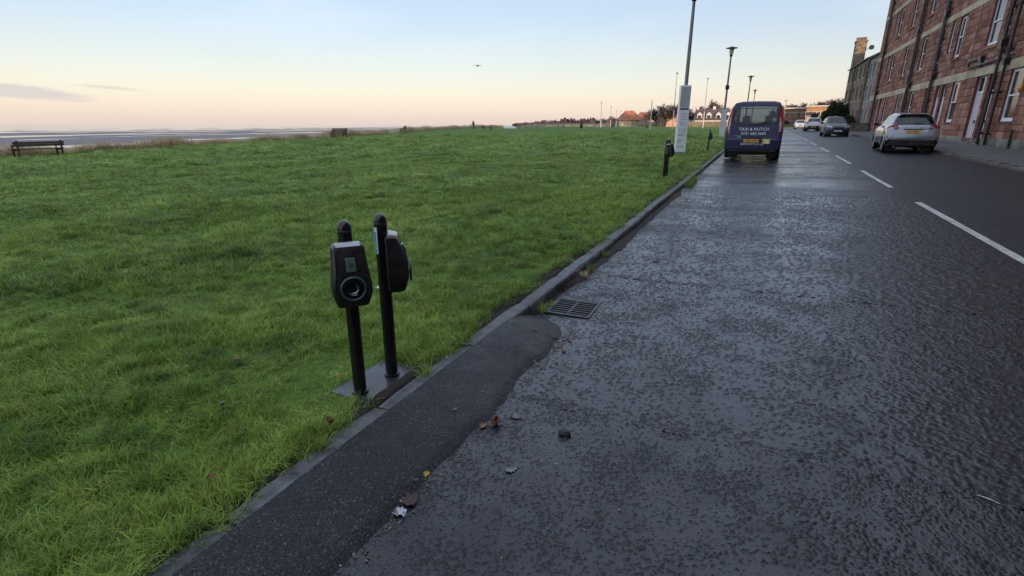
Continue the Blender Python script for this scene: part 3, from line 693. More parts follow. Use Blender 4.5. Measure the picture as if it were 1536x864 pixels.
bush('clipped_bush', 'low dark shrub against the wall of the tan stone house', (8.4, 70.5, .95), .7, 1.6, 1.5, 2500, 5, .1)

M_TWIG = mat('winter_twigs', (.105, .075, .068), .95, var=.25, vs=.5); M_TWIG2 = mat('dark_twigs', (.055, .045, .045), .95, var=.25, vs=.5)
def tree_meshes(h, spread, seed, dense=1.0):
    r = random.Random(seed); tr = MB(); tw = MB()
    def grow(p, d, l, rad, lev):
        n = 3; pts = [p]; q = p; dd = d
        for k in range(n):
            dd = (dd + Vector((r.uniform(-.25, .25), r.uniform(-.25, .25), r.uniform(-.05, .2)))).normalized(); q = q + dd * l / n; pts.append(q)
        if lev <= 2: tr.tube(pts, [rad, rad * .85, rad * .7, rad * .55], 6 if lev < 2 else 4, cap=False)
        else:
            w = dd.orthogonal().normalized() * max(rad, .0042)
            for a, b in zip(pts, pts[1:]): o = len(tw.v); tw.v += [tuple(a - w), tuple(a + w), tuple(b + w * .7), tuple(b - w * .7)]; tw.f.append((o, o + 1, o + 2, o + 3))
        if lev >= 5: return
        for k in range([7, 5, 4, 4, 4][lev] if lev < 4 else int(4 * dense)):
            a = r.uniform(0, 6.28); e = r.uniform(.35, .95) * spread; o_ = dd.orthogonal().normalized(); o2 = dd.cross(o_)
            nd = (dd * math.cos(e) + (o_ * math.cos(a) + o2 * math.sin(a)) * math.sin(e)).normalized()
            st = pts[r.choice((1, 2, 3, 3))] if lev else pts[r.choice((2, 3))]
            grow(st, nd, l * r.uniform(.6, .82), rad * .5, lev + 1)
    grow(Vector((0, 0, 0)), Vector((0, 0, 1)), h * .26, h * .028, 0)
    return tr, tw
TREES = []
for k, (sp, sd, tm) in enumerate(((.95, 3, M_TWIG2), (1.1, 8, M_TWIG), (.8, 21, M_TWIG))):
    a, b = tree_meshes(1.0, sp, sd); sc = 1.0 / max(v[2] for v in b.v)
    TREES.append((mesh_of(a, 'trunk', [MATS['bark']]), mesh_of(b, 'crown', [tm]), sc))
def tree(u, dist, h, kind, label, wide=1.0, z=None):
    x, y = far(u, dist); t = thing('bare_tree', label, 'tree', (x, y, float(zg(y)) - .1 if z is None else z), random.uniform(0, 6.28), 'bare winter trees beyond the field')
    tm, cm, sc = TREES[kind]
    for nm, me in (('trunk', tm), ('crown', cm)):
        o = obj(nm, me, None, t); o.scale = (h * sc * wide, h * sc * wide, h * sc)
    return t
# ---------------------------------------------------------------- houses beyond the field
M_OROOF = mat('orange_tiles', (.36, .125, .065), .85, var=.2, vs=.8, bump=.6, bs=3); M_CWALL = mat('cream_walls', (.56, .44, .34), .9, var=.12, vs=.5)
M_DROOF = mat('dark_tiles', (.085, .070, .080), .85, var=.2, vs=.8, bump=.6, bs=3); M_BRICK = mat('brick_brown', (.26, .125, .082), .9, var=.2, vs=1.2, bump=.5, bs=6); M_BRICK2 = mat('brick_orange', (.42, .225, .12), .9, var=.15, vs=1.2, bump=.5, bs=6)
M_FWHITE = mat('white_fascia', (.62, .60, .56), .8, var=.06)
def house(name, label, u, dist, w, d, eave, ridge, wm, rm, rz=0, wins=(), dormers=0, hip=0, chim=(), z=None, cat='house'):
    x, y = far(u, dist); t = thing(name, label, cat, (x, y, float(zg(y)) - .1 if z is None else z), rz)
    obj('wall', MB().span((-w / 2, -d / 2, -.5), (w / 2, d / 2, eave)).add([(-w / 2 + .01, -d / 2, eave), (-w / 2 + .01, d / 2, eave), (-w / 2 + .01, 0, ridge - .15), (w / 2 - .01, -d / 2, eave), (w / 2 - .01, d / 2, eave), (w / 2 - .01, 0, ridge - .15)], [(0, 1, 2), (3, 5, 4)] if not hip else []), wm, t)
    o_ = .4
    mb = MB(); mb.add([(-w / 2 - o_, -d / 2 - o_, eave - .1), (w / 2 + o_, -d / 2 - o_, eave - .1), (w / 2 - hip, 0, ridge), (-w / 2 + hip, 0, ridge), (-w / 2 - o_, d / 2 + o_, eave - .1), (w / 2 + o_, d / 2 + o_, eave - .1)], [(0, 1, 2, 3), (3, 2, 5, 4)] + ([(0, 3, 4), (1, 5, 2)] if hip else []))
    rf = obj('roof', mb, rm, t); sm = rf.modifiers.new('s', 'SOLIDIFY'); sm.thickness = .18
    for (cx, cz) in chim: obj('chimney', MB().span((cx - .5, -.4, ridge - 1), (cx + .5, .4, cz)), wm, rf)
    for k in range(dormers):
        cx = -w / 2 + w * (k + .5) / dormers; zz = eave + .2
        dm = obj('dormer', MB().span((cx - .9, -d / 2 + .2, zz), (cx + .9, -d / 2 + 2.6, zz + 1.5)).add([(cx - 1.1, -d / 2 + .1, zz + 1.5), (cx + 1.1, -d / 2 + .1, zz + 1.5), (cx, -d / 2 + .1, zz + 2.5), (cx - 1.1, -d / 2 + 3.2, zz + 1.5), (cx + 1.1, -d / 2 + 3.2, zz + 1.5), (cx, -d / 2 + 3.2, zz + 2.5)], [(0, 1, 2), (0, 2, 5, 3), (1, 4, 5, 2)]), M_FWHITE, rf)
        obj('pane', MB().span((cx - .6, -d / 2 + .12, zz + .3), (cx + .6, -d / 2 + .19, zz + 1.3)), M_PANE, dm)
    for (cx, cz, ww, hh) in wins:
        wd = obj('window', MB().span((cx - ww / 2, -d / 2 - .06, cz - hh / 2), (cx + ww / 2, -d / 2 + .02, cz + hh / 2)), M_FWHITE, t)
        obj('pane', MB().span((cx - ww / 2 + .12, -d / 2 - .09, cz - hh / 2 + .12), (cx + ww / 2 - .12, -d / 2 - .061, cz + hh / 2 - .12)), M_PANE, wd)
    return t
def face(u): return math.atan((u - 768) / 807) * -1 + R(AZ)
house('roof_tiled_house', 'cream house with a big hipped orange tiled roof beside tall white posts', 943, 232, 8, 8, 2.9, 6.5, M_CWALL, M_OROOF, face(942) + .25, [(-2.6, 1.9, 1.2, 1.5), (0, 1.9, 1.2, 1.5), (2.6, 1.9, 1.2, 1.5)], hip=2.2)
house('roof_tiled_house', 'cream gabled house with orange tiled roof next to the hipped one', 969, 236, 6.4, 7, 3.3, 6.0, M_CWALL, M_OROOF, face(969) - .5, [(-1.7, 2.0, 1.1, 1.3), (1.7, 2.0, 1.1, 1.3)], chim=[(2.2, 6.6)])
house('roof_tiled_house', 'orange roofed house with pink walls just left of the white information column', 1004, 215, 5.6, 7, 3.6, 6.2, mat('pink_walls', (.50, .29, .22), .9, var=.1, vs=.6), M_OROOF, face(1006) + .3, [(-1.5, 2.2, 1.1, 1.3), (1.4, 2.2, 1.1, 1.3)], chim=[(-2.2, 7.0)])
house('cottage_row', 'long white cottage row with dark roof and pointed dormers', 1069, 222, 13.5, 7, 2.8, 6.9, mat('white_walls', (.60, .55, .53), .9, var=.1, vs=.6), M_DROOF, face(1069), [(k * 1.65 - 5.8, 1.6, 1.0, 1.2) for k in range(8)], dormers=4, chim=[(-6, 7.6), (0, 7.6), (6, 7.6)])
def flats(label, u0, u1, dist, h, wm, nfl, nw, seed):
    xa, ya = far(u0, dist); xb, yb = far(u1, dist); w = math.hypot(xb - xa, yb - ya); rz = math.atan2(yb - ya, xb - xa)
    t = thing('brick_flats', label, 'building', ((xa + xb) / 2, (ya + yb) / 2, float(zg(ya)) - .1), rz, 'brick blocks at the end of the road')
    obj('wall', MB().span((-w / 2, 0, -.5), (w / 2, 9, h)), wm, t); obj('roof', MB().span((-w / 2 - .3, -.35, h), (w / 2 + .3, 9.3, h + .35)), M_FWHITE, t)
    for f_ in range(nfl):
        for k in range(nw):
            cx = -w / 2 + w * (k + .5) / nw; cz = 1.4 + f_ * 2.7; ww = 1.7 if (k + seed) % 3 else 1.1
            wd = obj('window', MB().span((cx - ww / 2, -.05, cz - .6), (cx + ww / 2, .02, cz + .7)), M_FWHITE, t); obj('pane', MB().span((cx - ww / 2 + .1, -.08, cz - .5), (cx + ww / 2 - .1, -.051, cz + .6)), M_PANE, wd)
    return t
flats('brown brick flats with flat roof at the end of the road', 1168, 1207, 205, 6.0, M_BRICK, 2, 7, 0)
flats('orange brick flats with pale flat roof beyond the parked white cars', 1206, 1252, 195, 6.3, M_BRICK2, 2, 6, 1)
flats('orange brick flats half hidden by the dark rounded bush', 1253, 1300, 200, 6.3, M_BRICK2, 2, 6, 2)
# low bank wall in front of the houses
bw = thing('boundary_wall', 'long low tan wall along the far edge of the grass field', 'wall')
xa, ya = far(820, 260); xb, yb = far(1170, 200); nseg = 18
mb = MB()
for k in range(nseg):
    p, q = k / nseg, (k + 1) / nseg
    x0, y0, x1, y1 = xa + (xb - xa) * p, ya + (yb - ya) * p, xa + (xb - xa) * q, ya + (yb - ya) * q
    hgt = 1.0 + 1.1 * (p > .3)
    mb.box(((x0 + x1) / 2, (y0 + y1) / 2, .3 + hgt / 2), (math.hypot(x1 - x0, y1 - y0) + .2, .5, hgt + .4), rz=math.atan2(y1 - y0, x1 - x0))
obj('wall_run', mb, mat('tan_bank', (.34, .27, .19), .95, var=.25, vs=.3, bump=.6, bs=2), bw)
for (u, d, h, k, w, lb) in ((997, 208, 9.2, 0, 1.25, 'big dark bare tree between the orange roofed houses'), (985, 214, 7.4, 0, 1.1, 'dark bare tree crowding the left of the biggest bare tree'),
        (1030, 225, 7.2, 1, 1.3, 'bushy bare tree left of the dark roofed cottage row'), (1041, 230, 6.6, 1, 1.2, 'low bare tree at the gable of the dark roofed cottage row'), (1066, 250, 11.5, 2, 1.0, 'tall bare tree rising over the cottage row roof'),
        (1056, 252, 9.0, 1, 1.2, 'brown bare tree behind the cottage row, left of the tall one'), (1082, 250, 9.6, 1, 1.2, 'wide bare tree behind the right end of the cottage row'), (1098, 246, 8.2, 2, 1.2, 'bare tree mostly hidden behind the blue van')):
    tree(u, d, h, k, lb, w)
rt = random.Random(4)
for k in range(13):
    u = 1174 + k * 8.4 + rt.uniform(-2, 2); tree(u, 235 + rt.uniform(-6, 14), (7.5 + rt.uniform(0, 2.6) + max(0, u - 1215) * .035), 1 if k % 3 else 2, 'bare tree in the row rising behind the brick flats', 1.25)
# wooded headland
hl = leaf_cloud(26000, lambda n, r: np.stack(((lambda u, q: (np.sin(np.arctan((u - 768) / 807) - R(AZ)) * q, np.cos(np.arctan((u - 768) / 807) - R(AZ)) * q, r.uniform(-1, 1, n) ** 2 * 0 + r.uniform(-3, 1, n) * np.interp(u, [768, 800, 850, 930, 1000], [1.5, 7, 15, 17, 14]) * (.75 + .25 * np.sin(u * .31) * np.sin(u * .13 + 2) + .12 * np.sin(u * 1.3)) * .8))(r.uniform(770, 1000, n), r.uniform(900, 1080, n))), -1), 3.2, seed=9)
hl.materials.append(mat('far_wood', (.095, .070, .075), 1, var=.25, vs=.03)); o = obj('far_woodland', hl, None); tag(o, 'low brown wooded headland on the far shore', 'woodland', kind='stuff')
xh = np.linspace(768, 1010, 40); A_ = np.arctan((xh - 768) / 807) - R(AZ)
Xh = np.stack([np.sin(A_) * q for q in (820, 900, 980, 1100)]); Yh = np.stack([np.cos(A_) * q for q in (820, 900, 980, 1100)])
sheet('headland', Xh, Yh, lambda x, y: np.stack([np.full(40, -4.), np.interp(xh, [768, 790, 850, 1010], [-3.3, 1.5, 4, 4]), np.interp(xh, [768, 790, 850, 1010], [-3.3, 3, 6, 6]), np.full(40, -4.)]), mat('headland_soil', (.10, .085, .07), 1, var=.2, vs=.05))

# ---------------------------------------------------------------- grass
def clump_mesh(name, nb, rad, hmin, hmax, wid, seed, m, lean=.9, tone_hi=1.0):
    r = np.random.default_rng(seed); V = []; F = []; T = []
    for _ in range(nb):
        a = r.uniform(0, 6.283); q = rad * math.sqrt(r.uniform()); bx, by = q * math.cos(a), q * math.sin(a)
        h = r.uniform(hmin, hmax); da = r.uniform(0, 6.283); le = h * r.uniform(.25, lean); w = wid * r.uniform(.7, 1.25); sa = da + math.pi / 2 + r.uniform(-.5, .5)
        cx, cy = math.cos(sa) * w, math.sin(sa) * w; o = len(V); dx, dy = math.cos(da), math.sin(da); dr = r.uniform(0, .35)
        for k, (t_, ww) in enumerate(((0, 1), (.4, .95), (.75, .65), (1, 0))):
            L = le * t_ ** 1.8; z = h * (t_ - dr * t_ ** 3)
            if ww: V += [(bx + dx * L - cx * ww, by + dy * L - cy * ww, z), (bx + dx * L + cx * ww, by + dy * L + cy * ww, z)]
            else: V.append((bx + dx * L, by + dy * L, z))
        F += [(o, o + 1, o + 3, o + 2), (o + 2, o + 3, o + 5, o + 4), (o + 4, o + 5, o + 6)]; T += [r.uniform(0, tone_hi)] * 3
    me = bpy.data.meshes.new(name); me.from_pydata(V, [], F); me.update(); me.materials.append(m)
    a = me.attributes.new('tone', 'FLOAT', 'FACE'); a.data.foreach_set('value', T); return me
def scatter(name, P, rotz, tilt, scl, metas, label, cat):
    """one object: points that carry grass tufts"""
    me = bpy.data.meshes.new(name); me.from_pydata(P.tolist(), [], []); n = len(P)
    for nm, typ, arr in (('rot', 'FLOAT_VECTOR', np.column_stack([tilt[:, 0], tilt[:, 1], rotz])), ('scl', 'FLOAT_VECTOR', scl)):
        a = me.attributes.new(nm, typ, 'POINT'); a.data.foreach_set('vector', np.ascontiguousarray(arr, dtype=np.float32).ravel())
    a = me.attributes.new('pick', 'INT', 'POINT'); a.data.foreach_set('value', np.random.default_rng(5).integers(0, len(metas), n).astype(np.int32))
    o = bpy.data.objects.new(name, me); COL.objects.link(o)
    g = bpy.data.node_groups.new(name, 'GeometryNodeTree'); g.interface.new_socket('Geometry', in_out='INPUT', socket_type='NodeSocketGeometry'); g.interface.new_socket('Geometry', in_out='OUTPUT', socket_type='NodeSocketGeometry')
    gi = N(g, 'NodeGroupInput'); go = N(g, 'NodeGroupOutput'); ip = N(g, 'GeometryNodeInstanceOnPoints'); g2i = N(g, 'GeometryNodeGeometryToInstance')
    for mm in metas:
        so = bpy.data.objects.new(mm.name, mm); oi = N(g, 'GeometryNodeObjectInfo'); oi.inputs['Object'].default_value = so; oi.inputs['As Instance'].default_value = True
        g.links.new(oi.outputs['Geometry'], g2i.inputs[0])
    def attr(nm, typ):
        a = N(g, 'GeometryNodeInputNamedAttribute'); a.data_type = typ; a.inputs['Name'].default_value = nm; return a.outputs['Attribute']
    g.links.new(gi.outputs[0], ip.inputs['Points']); g.links.new(g2i.outputs[0], ip.inputs['Instance']); ip.inputs['Pick Instance'].default_value = True
    g.links.new(attr('pick', 'INT'), ip.inputs['Instance Index'])
    eu = N(g, 'FunctionNodeEulerToRotation'); g.links.new(attr('rot', 'FLOAT_VECTOR'), eu.inputs[0]); g.links.new(eu.outputs[0], ip.inputs['Rotation'])
    g.links.new(attr('scl', 'FLOAT_VECTOR'), ip.inputs['Scale']); g.links.new(ip.outputs[0], go.inputs[0])
    md = o.modifiers.new('tufts', 'NODES'); md.node_group = g
    return tag(o, label, cat, kind='stuff')
def in_view(x, y, margin=1.6):
    a = R(AZ); fx_, fy_ = -math.sin(a), math.cos(a); dpt = x * fx_ + y * fy_; lat = x * fy_ - y * fx_
    return (dpt > .1) & (np.abs(lat) < dpt * 1.05 + margin)
def nz(x, y, s, ph): return np.sin(x * s + 1.7 * np.sin(y * s * .7 + ph)) * np.sin(y * s * 1.1 + 1.3 * np.sin(x * s * .8 + ph * 2))
GP, GS = [], []
for (r0, r1, dens, sxy, sz) in ((0, 3.2, 1050, .85, 1.05), (3.2, 6, 580, 1.0, 1.1), (6, 12, 220, 1.5, 1.25), (12, 24, 62, 2.7, 1.1), (24, 62, 13, 5.6, 1.15)):
    n = int(dens * (2 * r1) * (2 * r1)); g_ = np.random.default_rng(int(r1 * 10))
    x = g_.uniform(-r1, KB + .05, int(n * .5)); y = g_.uniform(-2, r1, int(n * .5)) if False else g_.uniform(-r1 * .15, r1, int(n * .5))
    dens_corr = ((KB + .02 + r1) * (r1 * 1.15)) * dens / (n * .5)
    keep = g_.uniform(size=len(x)) < min(1, dens_corr) ; x, y = x[keep], y[keep]
    d = np.hypot(x, y); k = (d >= r0) & (d < r1) & in_view(x, y) & (x > coast(y) + .5); x, y = x[k], y[k]
    # thin out at the soil strip, ragged edge
    ed = (KB - x) + .09 * nz(x, y, 3.1, 1) + .06 * nz(x, y, 7.7, 2); k = g_.uniform(size=len(x)) < np.clip((ed + .012) / .13, .0, 1); x, y = x[k], y[k]
    k = ~((x > -2.075) & (x < -1.70) & (y > 1.93) & (y < 2.42)); x, y = x[k], y[k]
    hm = .82 + .30 * nz(x, y, 11., .9) + .22 * nz(x, y, 19., 2.9) + .22 * nz(x, y, 1.3, .5) + .20 * nz(x, y, 3.7, 2.2) + .2 * np.clip(1 - (KB - x) / .35, 0, 1)
    k = g_.uniform(size=len(x)) < np.clip(1.1 + 1.3 * nz(x, y, 2.1, 3.3) + .5 * nz(x, y, 6.1, 1.1), .22, 1); x, y, hm = x[k], y[k], hm[k]
    z = z_verge(x, y) - .012
    GP.append(np.column_stack([x, y, z])); s = sxy * g_.uniform(.75, 1.3, len(x)); GS.append(np.column_stack([s, s, sz * np.clip(hm, .3, 2) * g_.uniform(.75, 1.25, len(x))]))
GP = np.concatenate(GP); GS = np.concatenate(GS); ng = len(GP)
tl = np.column_stack([.28 * nz(GP[:, 0], GP[:, 1], 1.9, 4), .28 * nz(GP[:, 0], GP[:, 1], 2.3, 6)]) + rng.normal(0, .10, (ng, 2))
clumps = [clump_mesh('tuft', 26, .055, .030, .085, .0019, 40 + k, M_BLADE, lean=1.5) for k in range(7)]
scatter('grass', GP, rng.uniform(0, 6.28, ng), tl, GS, clumps, 'short green grass covering the seaside field', 'grass')
print('grass tufts', ng)
# dry reeds along the shore
n = 30000; y = rng.uniform(-8, 175, n) ; off = np.abs(rng.normal(0, 1.1, n)); x = coast(y) + .9 - off + .5 * np.sin(y * .7) * np.sin(y * .23)
amp = np.clip(.55 + .45 * np.sin(y * .41 + 1) * np.sin(y * .17) + .25 * np.sin(y * 1.3), .12, 1.1); k = rng.uniform(size=n) < amp; x, y, amp = x[k], y[k], amp[k]
k = in_view(x, y, 4); x, y, amp = x[k], y[k], amp[k]; n = len(x)
zz = z_verge(np.maximum(x, coast(y)), y) - np.clip(coast(y) - x, 0, 3) * .22 - .05
hh = (.46 + .52 * amp) * rng.uniform(.6, 1.15, n)
reeds = [clump_mesh('reed', 9, .16, .35, 1.0, .007, 90 + k, M_REED, lean=.5, tone_hi=.88) for k in range(4)]
scatter('shore_reeds', np.column_stack([x, y, zz]), rng.uniform(0, 6.28, n), rng.normal(0, .1, (n, 2)), np.column_stack([np.ones(n) * 1.3, np.ones(n) * 1.3, hh]), reeds, 'band of dry tan reeds along the shore edge of the field', 'reeds')
# tufts growing in the gutter and beside the kerb, each a plant
def tuft(x, y, z, s, label, nb=60, red=False, seed=1):
    me = clump_mesh('blades', nb, .05 * s, .03 * s, .13 * s, .0022 * s ** .5, seed, M_REED if red else M_BLADE, lean=.9); t = thing('grass_tuft', label, 'tuft', (x, y, z), 0, 'tufts along the kerb'); obj('blades', me, None, t)
    c = obj('root_clod', MB().lathe([(.05 * s, -.01), (.045 * s, .008), (.0, .014)], 9), M_SOIL, t); return t
tuft(-1.52, 3.86, .012, 1.0, 'green tuft in the gutter between the kerb and the drain grate', 70, seed=3)
tuft(-1.50, 4.02, .012, .6, 'small weed hugging the kerb beside the drain grate', 40, seed=4)
tuft(-1.53, 5.25, .02, 1.0, 'green weed in the gutter at the first dirt pile past the grate', 80, seed=5)
tuft(-1.52, 5.0, .02, .9, 'brown withered weed in the gutter past the drain grate', 60, True, 6)
tuft(-1.53, 5.9, .03, .9, 'green weed rising from the dirt strip further along the gutter', 70, seed=7)
for k, yy in enumerate((13.3, 13.8, 14.4)): tuft(-1.50, yy, float(zg(yy)), 1.9, 'weed clump spilling over the brown kerb by the second charging posts', 120, seed=20 + k)
# dirt silted in the gutter
Xd, Yd = np.meshgrid(np.linspace(0, 1, 7), np.linspace(4.45, 12.5, 90)); wd = .075 + .03 * np.sin(Yd * 1.7) * np.sin(Yd * .6 + 1) + .02 * np.sin(Yd * 6) * np.sin(Yd * 2.3) + rng.normal(0, .006, Yd.shape)
o = sheet('gutter_silt', -1.56 + Xd * wd * np.clip((Yd - 4.4) * 2, 0, 1) * np.clip((12.6 - Yd), 0, 1), Yd, lambda x, y: z_road(x, y) + .006 + .035 * np.clip(1 - Xd, 0, 1) * (.6 + .4 * np.sin(y * 3.1)), M_SOIL)
# soil strip between slab and kerb
o = sheet('soil_strip', *np.meshgrid(np.array([-1.80, -1.725, -1.69]), np.linspace(-8, 62, 500)), lambda x, y: zg(y) + .086 + .004 * np.sin(y * 31 + x * 40) - np.where(x > -1.7, .12, 0), M_SOIL)

# ---------------------------------------------------------------- charging posts
M_BLACK = mat('black_gloss_post', (.010, .010, .012), .14, spec=.6, var=.2, vs=10, bump=.15, bs=90)
M_PLAST = mat('black_plastic', (.018, .016, .018), .30, spec=.6, var=.25, vs=18, bump=.25, bs=160); M_PLASTG = mat('grey_cap', (.42, .43, .46), .35, var=.1)
M_TEAL = mat('teal_ring', (.045, .085, .080), .35, var=.1); M_SCREEN = mat('green_screen', (.085, .14, .105), .25, var=.1, vs=40); M_STICK = mat('white_sticker', (.72, .74, .76), .4, var=.04); M_BLUE = mat('blue_print', (.08, .30, .58), .4, var=.04); M_GREENP = mat('green_print', (.15, .42, .16), .4, var=.04)
M_CHROME = mat('dull_metal', (.32, .32, .33), .35, metal=.8, var=.1)
def charger(name, label, loc, rz, lean=0, parts=True, group=None, H=.99):
    """post along +Z with the socket head facing local -Y"""
    t = thing(name, label, 'charging post', loc, rz, group); r = .036
    po = obj('post', MB().lathe([(r, -.06), (r, H - .05), (r * .97, H - .035), (r * .8, H - .014), (r * .45, H - .003), (.0005, H)], 24), M_BLACK, t, smooth=True)
    obj('collar', MB().lathe([(r + .001, .000), (r + .010, .001), (r + .008, .010), (r + .001, .012)], 24), M_BLACK, t, smooth=True)
    obj('cap_joint', MB().lathe([(r + .0012, H - .062), (r + .0025, H - .060), (r + .0025, H - .054), (r + .0012, H - .052)], 24), M_PLAST, po, smooth=True)
    # head: outline in XZ, bulging forward
    out_ = [(-.070, .330), (.070, .330), (.082, .318), (.088, .22), (.102, .12), (.100, .075), (.082, .012), (.070, .0), (-.070, .0), (-.082, .012), (-.100, .075), (-.102, .12), (-.088, .22), (-.082, .318)]
    z0 = H - .445
    def bulge(z): return -.092 - .050 * math.sin(min(1, max(0, (.325 - z) / .325)) * math.pi * .80)
    rings = []
    for k, (sc, yo) in enumerate(((.90, .010), (1.0, 0.0), (1.0, None), (.96, None), (.86, None))):
        ring = []
        for x, z in out_:
            zc_ = .165 + (z - .165) * sc
            if yo is not None: yy = -.030 + yo
            else: yy = {2: bulge(z) + .030, 3: bulge(z) + .010, 4: bulge(z)}[k]
            ring.append((x * sc, yy, z0 + zc_))
        rings.append(ring)
    hd = obj('socket_head', MB().loft([r_[::-1] for r_ in rings]), M_PLAST, t, smooth=30)
    obj('top_cap', MB().loft([[(-.066, -.035, z0 + .331), (.066, -.035, z0 + .331), (.060, -.088, z0 + .322), (-.060, -.088, z0 + .322)][::-1], [(-.062, -.040, z0 + .337), (.062, -.040, z0 + .337), (.055, -.082, z0 + .329), (-.055, -.082, z0 + .329)][::-1]]), M_PLASTG, hd, smooth=50)
    if parts:
        Ms = Matrix.Translation((0, bulge(.11) - .001, z0 + .115)) @ Matrix.Rotation(R(90), 4, 'X')
        obj('socket_ring', MB().lathe([(.066, 0), (.066, .010), (.060, .014), (.054, .010), (.054, 0)], 32, M=Ms), M_TEAL, hd, smooth=True)
        so = obj('socket', MB().lathe([(.053, .002), (.052, .012), (.040, .013), (.038, .003), (.0, .003)], 32, M=Ms), M_BLACK, hd, smooth=True)
        mb = MB(); mb.tube([(Ms @ Vector((.024 * math.cos(a), .024 * math.sin(a), .010))) for a in np.linspace(-2.2, .9, 16)], .0048, 6); mb.tube([(Ms @ Vector((.033 * math.cos(a), .033 * math.sin(a), .013))) for a in np.linspace(3.6, 5.2, 10)], .0025, 6)
        obj('lock_arc', mb, M_CHROME, hd, smooth=True)
        mb = MB(); mb.loft([[(-.024, bulge(.205 + .0) + q, z0 + .200), (.024, bulge(.205) + q, z0 + .200), (.024, bulge(.268) + q, z0 + .268), (-.024, bulge(.268) + q, z0 + .268)] for q in (.02, -.0035)]); obj('display', mb, M_SCREEN, hd, bevel=.002)
        obj('display_icon', MB().loft([[(-.006, bulge(.23) + q, z0 + .222), (.007, bulge(.23) + q, z0 + .222), (.007, bulge(.245) + q, z0 + .248), (-.006, bulge(.245) + q, z0 + .248)] for q in (.0, -.0075)]), M_TEAL, hd)
        for q_ in (-1, 1): obj('screw', MB().lathe([(.005, 0), (.005, .004), (.002, .004)], 8, M=Matrix.Translation((q_ * .070, bulge(.16) + .012, z0 + .175)) @ Matrix.Rotation(R(90), 4, 'X')), M_CHROME, hd)
    if parts:
        st = MB()
        SA = R(116)
        for a0, a1 in ((-.55, .55),):
            an = np.linspace(SA + a0, SA + a1, 8); st.loft([[(math.cos(a) * (r + .0012), math.sin(a) * (r + .0012), zz) for a in an] for zz in (H - .225, H - .075)], cap=False, close=False)
        sk = obj('sticker', st, M_STICK, t, smooth=True); pr = MB()
        an = np.linspace(SA - .35, SA + .35, 6)
        pr.loft([[(math.cos(a) * (r + .002), math.sin(a) * (r + .002), zz) for a in an] for zz in (H - .165, H - .100)], cap=False, close=False); obj('print', pr, M_BLUE, sk)
        pr = MB(); pr.loft([[(math.cos(a) * (r + .002), math.sin(a) * (r + .002), zz) for a in an] for zz in (H - .19, H - .168)], cap=False, close=False); obj('print', pr, M_GREENP, sk)
        pr = MB(); pr.loft([[(math.cos(a) * (r + .002), math.sin(a) * (r + .002), zz) for a in an] for zz in (H - .22, H - .195)], cap=False, close=False); obj('print', pr, M_BLUE, sk)
    return t
ZP = .092
charger('charging_post', 'black charging post with its round socket facing the grass-side kerb end, on the wet slab', (-1.905, 2.005, ZP), R(50), group='charging posts by the kerb')
charger('charging_post', 'black charging post with blue and white sticker, its socket head turned towards the van', (-1.875, 2.255, ZP), R(127), group='charging posts by the kerb')
charger('charging_post', 'distant charging post in front of the information column, round socket facing the road', (-2.24, 14.15, float(z_verge(-2.24, 14.15)) - .01), R(62), group='charging posts by the kerb')
charger('charging_post', 'distant charging post standing close behind the one with its socket towards the road', (-2.23, 14.45, float(z_verge(-2.23, 14.45)) - .01), R(118), group='charging posts by the kerb')
charger('charging_post', 'far charging post in the grass between information column and van', (-2.22, 25.7, float(z_verge(-2.22, 25.7)) - .01), R(95), group='charging posts by the kerb')
def slab_material():
    m, t, b = new_mat('wet_slab'); geo = N(t, 'ShaderNodeNewGeometry'); P = geo.outputs['Position']
    t.links.new(ramp(t, noise(t, P, 16, 5, .65), [(.3, (.020, .021, .026)), (.7, (.045, .047, .054))]), b.inputs['Base Color'])
    t.links.new(ramp(t, noise(t, P, 9, 5), [(.4, .10), (.62, .36)]), b.inputs['Roughness']); b.inputs['Specular IOR Level'].default_value = .45
    t.links.new(bump_node(t, noise(t, P, 45, 3), .0012, .6), b.inputs['Normal']); return m
mb = MB(); mb.prism([(-2.065, 1.93), (-1.775, 1.93), (-1.755, 2.42), (-2.055, 2.415)], .07); o = obj('concrete_slab', mb, slab_material(), bevel=.004, loc=(0, 0, .018)); tag(o, 'wet dark concrete slab under the pair of charging posts', 'slab')

# ---------------------------------------------------------------- drain grate
dg = thing('drain_grate', 'black iron drain grate with parallel bars in the gutter', 'drain grate', (-1.31, 4.05, float(z_road(-1.31, 4.05)) + .006), R(2)); 
obj('frame', MB().span((-.195, -.21, -.05), (.195, -.175, .006)).span((-.195, .175, -.05), (.195, .21, .006)).span((-.195, -.174, -.05), (-.17, .174, .006)).span((.17, -.174, -.05), (.195, .174, .006)), M_IRON, dg, bevel=.003)
for k in range(7): obj('bar', MB().box((0, -.150 + k * .05, -.006), (.338, .017, .03)), M_IRON, dg, bevel=.002)
obj('cross_bar', MB().box((0, 0, -.008), (.018, .348, .03)), M_IRON, dg); obj('shade_plate', MB().span((-.169, -.174, -.06), (.169, .174, -.0035)), mat('pit_shade_black', (.004, .004, .004), 1), dg)  # black plate just under the bars paints the shade of the pit

